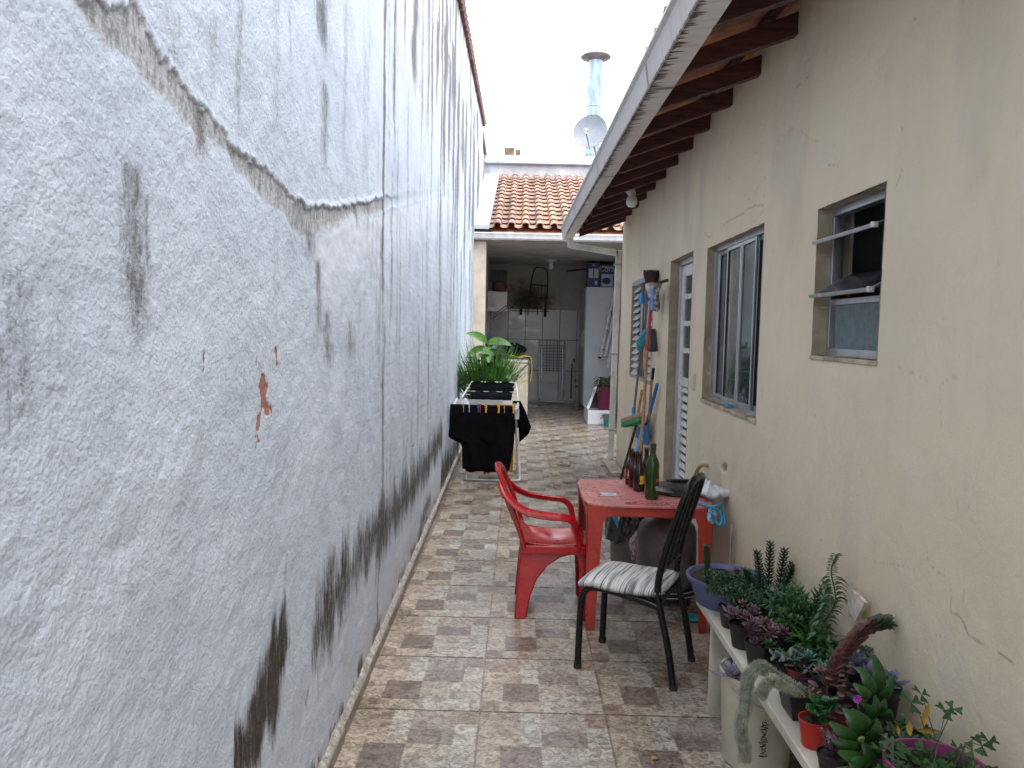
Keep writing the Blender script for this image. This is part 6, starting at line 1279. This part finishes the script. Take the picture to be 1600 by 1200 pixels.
# 12 square pot with pebbles and the hairy trailing cactus
t, c = plant(.925, 2.345, .068, .085, blkpot, 'square black pot of soil and white pebbles from which a furry cactus hangs', square=True)
def pebbles(m):
    for i in range(90):
        p = c+Vector((random.uniform(-.058, .058), random.uniform(-.058, .058), .004)); q = random.choice(((.62, .58, .52), (.35, .27, .22), (.55, .32, .22), (.08, .07, .06), (.2, .16, .12))); m.col = q; r = random.uniform(.002, .006); m.tube([p-Vector((0, 0, r)), p, p+Vector((0, 0, r*.7))], [r*.6, r, r*.5], 6)
fol(t, PM('pebble_mix', (.8, .8, .8), .8), pebbles, 'pebbles')
furm = PM('furry_cactus_skin', (.17, .20, .145), .85); hairm = PM('pale_cactus_hair', (.42, .43, .36), .8)
def z_at(px, py, y): return on_y(px, py, y)
def furry(paths, r):
    path = bez(paths, 10)
    def f(m):
        P = []; n_ = 18; t0 = None; k = len(path)
        for i, p in enumerate(path):
            td = (path[min(i+1, k-1)]-path[max(i-1, 0)]).normalized(); o_ = Vector((0, 1, 0)); o_ = (o_-td*o_.dot(td)).normalized(); b_ = td.cross(o_); tt = i/(k-1); rr = r*(.75+.25*math.sin(math.pi*min(1, tt*1.2+.1)))*(1 if tt < .94 else .75)
            P.append([p+(o_*math.cos(2*math.pi*j/n_)+b_*math.sin(2*math.pi*j/n_))*rr*(1+.10*math.cos(9*2*math.pi*j/n_)) for j in range(n_+1)])
        m.grid(P); m.add(P[-1][:-1], [tuple(range(n_))])
    def h(m):
        for i in range(int(len(path)*70)):
            j = random.randrange(1, len(path)-1); p = path[j]; td = (path[j+1]-path[j-1]).normalized(); o_ = td.orthogonal().normalized(); o_.rotate(Matrix.Rotation(random.uniform(0, 6.28), 3, td)); p = p+td*random.uniform(-.006, .006)
            d_h = (o_+td*random.uniform(-.2, .7)).normalized(); m.tube([p+o_*r*.8, p+o_*r*.9+d_h*random.uniform(.006, .012)], .00035, 3, False)
    return f, h
f1_, h1_ = furry([c+Vector((.0, -.01, -.005)), z_at(1205, 1052, 2.33), z_at(1188, 1042, 2.31), z_at(1170, 1056, 2.29), z_at(1165, 1080, 2.28), z_at(1163, 1108, 2.28), z_at(1157, 1128, 2.28), z_at(1158, 1148, 2.29), z_at(1164, 1168, 2.30), z_at(1163, 1190, 2.31)], .0155)
fol(t, furm, f1_, 'cactus_arm'); fol(t, hairm, h1_, 'cactus_hair')
f2_, h2_ = furry([c+Vector((-.02, -.03, -.005)), z_at(1210, 1064, 2.26), z_at(1202, 1066, 2.25), z_at(1192, 1077, 2.24), z_at(1187, 1090, 2.24)], .0125)
fol(t, PM('young_cactus_skin', (.30, .36, .20), .85), f2_, 'cactus_arm'); fol(t, hairm, h2_, 'cactus_hair')
# 13 bright red pot
t, c = plant(.885, 2.16, .042, .082, redpot, 'small bright red pot with rounded dark green fleshy leaves on the front edge')
def jade(m):
    for i in range(16): a = i*2.4; el = random.uniform(.0, 1.2); vary(m, .25); m.fat(c+Vector((.02+random.uniform(-.015, .02), random.uniform(-.02, .02), .01+.05*i/16)), (math.cos(a)*math.cos(el)+.2, math.sin(a)*math.cos(el), math.sin(el)), random.uniform(.04, .055), .040, .007, 10, 7, .2, 0)
fol(t, G_jade, jade)
# 14 black pot with dark bead leaves
t, c = plant(.875, 1.995, .042, .07, blkpot, 'small black pot with dusky purple bead-like leaves nearest the bench edge')
fol(t, G_purp, stems_round(c, 12, .03, .02, .06, .012, .008, .1, (0, 0), .008, (1.3, 1.0, 1.1)))
# 15 yellow green star
t, c = plant(.945, 2.0, .045, .06, blkpot, 'yellow-green star-shaped succulent on a pale arching stem')
def star(m):
    m.col = (1.3, 1.3, 1); q = c+Vector((-.02, -.03, .07)); m.tube(bez([c, c+Vector((.01, -.03, .03)), q], 5), .003, 6)
    for i in range(14): a = i*2.399; vary(m, .2); m.fat(q, (math.cos(a), math.sin(a)*.8, .2+.04*i), .038*(1-.02*i), .010, .005, 5, 4, .3)
fol(t, G_yel, star)
# 16 pale rosette + red pot, bottom edge
t, c = plant(.885, 1.865, .040, .06, dredpot, 'pale silver-green rosette at the very bottom edge of the view')
fol(t, G_turq, rosettes([c+Vector((0, 0, .03)), c+Vector((.02, -.03, .0))], .040, 12, .38, .12, .1, (1.4, 1.1, 1.2)))
t, c = plant(.95, 1.885, .045, .06, redpot, 'red pot of bare soil beside the pale silver-green rosette')
fol(t, G_mid, stems_round(c, 4, .02, .01, .03, .014, .008))
# 17 thin clear pot
t, c = plant(.99, 2.02, .048, .07, pm('smoky_clear_pot', (.12, .11, .105), .2, .1), 'smoky clear plastic pot of brown soil beside the star-shaped succulent')
fol(t, G_brown, stems_round(c, 6, .03, .01, .03, .012, .007))
# 18 brown scalloped tail
t, c = plant(1.005, 2.24, .052, .085, dredpot, 'long curving brown stem of scalloped round leaves ending in a dark green tip')
A0 = c+Vector((0, 0, 0)); tailp = bez([A0, z_at(1293, 1085, 2.24), z_at(1300, 1055, 2.24), z_at(1315, 1025, 2.25), z_at(1335, 1000, 2.26), z_at(1352, 984, 2.27), z_at(1370, 975, 2.27), z_at(1383, 973, 2.27)], 7)
def tailf(m):
    m.col = (.8, .7, .6); m.tube(tailp, .004, 6); k = len(tailp)
    for i in range(10, k):
        td = (tailp[min(i+1, k-1)]-tailp[i-1]).normalized(); tt = i/k
        for a2 in (0.2, 1.3, 2.4, 3.5, 4.7):
            o_ = td.cross(Vector((0, 1, 0))).normalized(); o_.rotate(Matrix.Rotation(a2+i*.5, 3, td)); g_ = sst(.68, .85, tt)
            q = random.uniform(.75, 1.25); m.col = (float(q*(1.1-.85*g_)), float(q*(1-.15*g_+.25*g_)), float(q*(1-.45*g_))); m.fat(tailp[i], (o_*.8+td*.85), random.uniform(.028, .036), .032, .004, 9, 6, .0, 0)
fol(t, G_brown, tailf, 'scalloped_stem')
def lowp(m):
    for i in range(60): a = random.uniform(0, 6.28); r = random.uniform(.01, .06); vary(m, .3, (1.25, 1.2, 1.35)); m.fat(c+Vector((math.cos(a)*r-.03, math.sin(a)*r, random.uniform(-.02, .13))), (math.cos(a), math.sin(a), random.uniform(-.2, .6)), random.uniform(.018, .03), .024, .006, 8, 6, .1, 0)
fol(t, G_brown, lowp, 'lower_leaves')
# 19 broad-leaved plants
def broad(c, specs, tint=(1, 1, 1)):
    def f(m):
        for (px, py, tx, ty, y0, y1, W_) in specs:
            a_, b_ = on_y(px, py, y0), on_y(tx, ty, y1); d = b_-a_; L_ = d.length; vary(m, .38, tint)
            rows = []; sd = d.cross(Vector((.15, -1, .2))).normalized(); nr = sd.cross(d).normalized()
            for i in range(9):
                tt = i/8; w_ = W_*.62*math.sin(math.pi*(.06+.90*tt**.85))**.75; p = a_+d*tt+nr*(random.uniform(.016, .03) if 0 else .026)*math.sin(math.pi*tt)+Vector((0, 0, -.010*tt*tt)); rows.append([p-sd*w_-nr*w_*.25, p-sd*w_*.5-nr*w_*.06, p, p+sd*w_*.5-nr*w_*.06, p+sd*w_-nr*w_*.25])
            m.grid(rows)
        return m
    return f
t, c = plant(1.075, 2.07, .062, .10, blkpot, 'upright plant with broad pointed green leaves below the brown scalloped stem')
S1 = [(1368, 1088, 1366, 1018, 2.08, 2.10, .034), (1362, 1092, 1342, 1036, 2.07, 2.06, .030), (1355, 1095, 1334, 1062, 2.05, 2.02, .026), (1372, 1094, 1392, 1046, 2.08, 2.08, .022), (1350, 1105, 1324, 1078, 2.05, 2.0, .022), (1362, 1110, 1384, 1086, 2.05, 2.05, .024), (1366, 1120, 1345, 1092, 2.04, 2.0, .024), (1355, 1118, 1368, 1080, 2.03, 2.03, .024), (1372, 1118, 1392, 1104, 2.04, 2.06, .02)]
fol(t, G_bright, broad(c, S1, (.50, .60, .6)))
t, c = plant(.99, 1.87, .06, .09, blkpot, 'broad-leaved plant with one magenta flower at the lower right')
S2 = [(1345, 1150, 1318, 1100, 1.88, 1.86, .032), (1355, 1150, 1330, 1102, 1.89, 1.9, .036), (1338, 1165, 1296, 1122, 1.87, 1.84, .030), (1345, 1172, 1300, 1150, 1.86, 1.82, .028), (1352, 1160, 1372, 1118, 1.88, 1.9, .026), (1340, 1185, 1310, 1168, 1.85, 1.8, .03), (1350, 1190, 1322, 1178, 1.84, 1.8, .03), (1355, 1180, 1386, 1150, 1.86, 1.86, .026), (1345, 1205, 1306, 1196, 1.84, 1.8, .03), (1352, 1200, 1350, 1155, 1.85, 1.82, .03), (1356, 1210, 1380, 1180, 1.84, 1.84, .026), (1343, 1215, 1328, 1185, 1.83, 1.79, .03), (1350, 1150, 1352, 1128, 1.9, 1.9, .02), (1330, 1140, 1322, 1120, 1.88, 1.87, .016)]
fol(t, G_bright, broad(c, S2, (.48, .62, .6)))
def flower(m):
    q = on_y(1339, 1091, 1.9); m.col = (.25, .6, .25); m.tube([on_y(1345, 1140, 1.9), q], .0015, 4)
    for i in range(9): a = i*.7; m.col = (1, 1, 1); m.fat(q, (math.cos(a), -.4, math.sin(a)), .013, .009, .003, 6, 4)
fol(t, PM('magenta_petal', (.48, .06, .50), .5), flower, 'flower')
# 20 black pot with slate echeveria
t, c = plant(1.075, 2.205, .075, .17, blkpot, 'large black pot with slate-blue broad rosette against the wall')
fol(t, G_grey, rosettes([c+Vector((-.02, -.02, .045)), c+Vector((.035, -.03, .035)), c+Vector((-.03, .03, .06))], .062, 16, .46, .10, .15, (.75, .95, 1.15)))
fol(t, G_mid, lambda m: [m.rosette(c+Vector((.0, -.065, .01)), .024, 9, .5, .2)], 'small_rosette')
# 21 magenta pot with clover leaves
mag = pm('magenta_planter', (.30, .05, .17), .4, .15, 6, col2=(.36, .09, .20), c2=(.6, .8))
t, c = plant(1.0, 1.73, .112, .20, mag, 'big magenta pot of clover-like leaves at the lower right corner')
def clover(m, q, s_, tilt=(0, 0, 1)):
    Q_ = Vector(tilt).to_track_quat('Z', 'Y')
    for k in range(3):
        a = k*2.094+random.uniform(-.2, .2); d = Q_ @ Vector((math.cos(a), math.sin(a), .05)); sd = Q_ @ Vector((-math.sin(a), math.cos(a), .05)); u = Q_ @ Vector((0, 0, 1))
        m.grid([[q, q+d*s_*.02, q], [q+d*s_*.45-sd*s_*.25+u*s_*.05, q+d*s_*.5, q+d*s_*.45+sd*s_*.25+u*s_*.05], [q+d*s_*.95-sd*s_*.52+u*s_*.02, q+d*s_*.82-u*s_*.03, q+d*s_*.95+sd*s_*.52+u*s_*.02], [q+d*s_*1.02-sd*s_*.3, q+d*s_*.86-u*s_*.03, q+d*s_*1.02+sd*s_*.3]])
def clovers(m):
    spots = [(1424, 1098, 1.85, .030), (1440, 1085, 1.9, .024), (1478, 1112, 1.8, .024), (1488, 1108, 1.82, .022), (1535, 1165, 1.72, .026), (1545, 1158, 1.74, .022), (1520, 1172, 1.7, .02)]
    for px, py, yy, s_ in spots:
        q = on_y(px, py, yy); vary(m, .2, (.6, .9, .7)); clover(m, q, s_, (random.uniform(-.4, .4), -.6, 1)); m.col = (1.2, .7, .5); m.tube(bez([c+Vector((random.uniform(-.05, .06), random.uniform(-.05, .05), 0)), c.lerp(q, .6)+Vector((0, 0, .03)), q], 5), .0012, 4)
    for i in range(120):
        a = random.uniform(0, 6.28); r = random.random()**.6*.125; q = c+Vector((math.cos(a)*r-.01, math.sin(a)*r-.03, random.uniform(.0, .05))); vary(m, .4, (.55, .85, .7)); clover(m, q, random.uniform(.012, .024), (random.uniform(-.6, .6), random.uniform(-1, .3), 1))
        m.col = (1.2, .7, .5); m.tube([c+Vector((math.cos(a)*r*.5, math.sin(a)*r*.5, 0)), q], .001, 3, False)
fol(t, G_mid, clovers)
def yleaf(m):
    for (px, py, tx, ty, W_) in ((1422, 1150, 1420, 1125, .018), (1440, 1138, 1452, 1100, .020), (1434, 1142, 1470, 1143, .012), (1405, 1150, 1402, 1132, .010)):
        a_, b_ = on_y(px, py, 1.82), on_y(tx, ty, 1.83); d = b_-a_; sd = d.cross(Vector((.1, -1, .2))).normalized(); m.col = (random.uniform(.9, 1.2), random.uniform(.7, 1.1), .8); m.grid([[a_+d*tt-sd*W_*.5*math.sin(math.pi*(.05+.92*tt)), a_+d*tt+Vector((0, .003, 0)), a_+d*tt+sd*W_*.5*math.sin(math.pi*(.05+.92*tt))] for tt in np.linspace(0, 1, 7)])
fol(t, PM('withered_yellow_leaf', (.36, .25, .05), .6), yleaf, 'yellow_leaves')
# 22 filler plants reaching over between pots
t, c = plant(1.10, 2.38, .05, .09, blkpot, 'dark leafy plant wedged against the wall behind the turquoise rosettes'); fol(t, G_deep, stems_round(c, 22, .08, .04, .10, .03, .016, .3, (-.02, 0), .014, (1.2, 1.5, 1.2)))
t, c = plant(1.065, 1.965, .045, .09, blkpot, 'low green plant hidden between the broad-leaved plants'); fol(t, G_mid, stems_round(c, 18, .07, .03, .09, .03, .018, .3, (.0, 0), .016, (.8, .9, .8)))
# ---- white bucket under the bench, with its own plant
q = Vector((.945, 2.84, 0)); bk = thing('bucket', q, 'off-white plastic bucket with handwriting standing under the bench', 'bucket')
ivb = pm('ivory_bucket', (.52, .49, .39), .45, .1, 5, col2=(.38, .33, .24), c2=(.64, .8))
m = MB(); m.lathe(q, [(.001, .003), (.118, .0), (.124, .006), (.140, .33), (.146, .335), (.146, .352), (.137, .352), (.133, .33), (.125, .25), (.001, .25)], 40); m.build('tub', ivb, bk)
m = MB(); m.tube([q+Vector((.146*math.cos(a), .146*math.sin(a), .318-.11*abs(math.sin((a+2.6)*.5)))) for a in np.linspace(-2.6, .54, 24)], .002, 5); m.build('handle', ms, bk)
aw_ = -math.pi/2-.12; wn = Vector((math.cos(aw_), math.sin(aw_), 0)); wp_ = q+wn*.1375+Vector((0, 0, .155)); td_ = Vector((-wn.y, wn.x, 0))
rngw = random.Random(3); m = MB(); P_ = [wp_+Vector((0, 0, .07))]
for i in range(34):
    t_ = i/33; P_.append(wp_+td_*(.012*math.sin(i*2.1)+.006*math.sin(i*3.7))+Vector((0, 0, .07-.14*t_+.006*math.cos(i*2.9)))+wn*.002)
m.tube(bez(P_[1:], 4), .0013, 4, False); m.build('handwriting', bkp, bk)
q = Vector((.872, 2.80, .253)); t = thing('potted_plant', q, 'silver-grey long-leaved rosette in a black pot beside the bucket rim', 'potted plant', PG); m = MB(); m.lathe(q, [(.001, 0), (.028, 0), (.040, .085), (.043, .09), (.036, .09), (.001, .08)], 22, sx=.75); m.build('pot', blkpot, t)
fol(t, G_pale, lambda m: (vary(m, .1, (.9, .95, 1.1)), m.rosette(q+Vector((-.045, -.02, .10)), .095, 14, .24, .12, tilt=(.1, 1.3))))
# ---- small strays
q = on_z(1018, 1187, .002); m = MB(); m.leaf(q, (1, .3, .12), .035, .022, .6, 5, .25)
tag(m.build('fallen_leaf', pm('fallen_leaf_orange', (.50, .25, .04), .6, .2, 60), loc=q), 'small orange fallen leaf lying on the floor tiles near the bench', 'leaf')
q = wpt(4.33, 1.222, -.012); m = MB(); m.box(q.x-.02, q.x+.015, q.y-.045, q.y+.045, 1.2165, 1.238)
tag(m.build('soap_bar', pm('blue_soap', (.04, .24, .36), .5), loc=q, bevel=.007), 'small blue bar resting on the sliding window sill', 'soap')
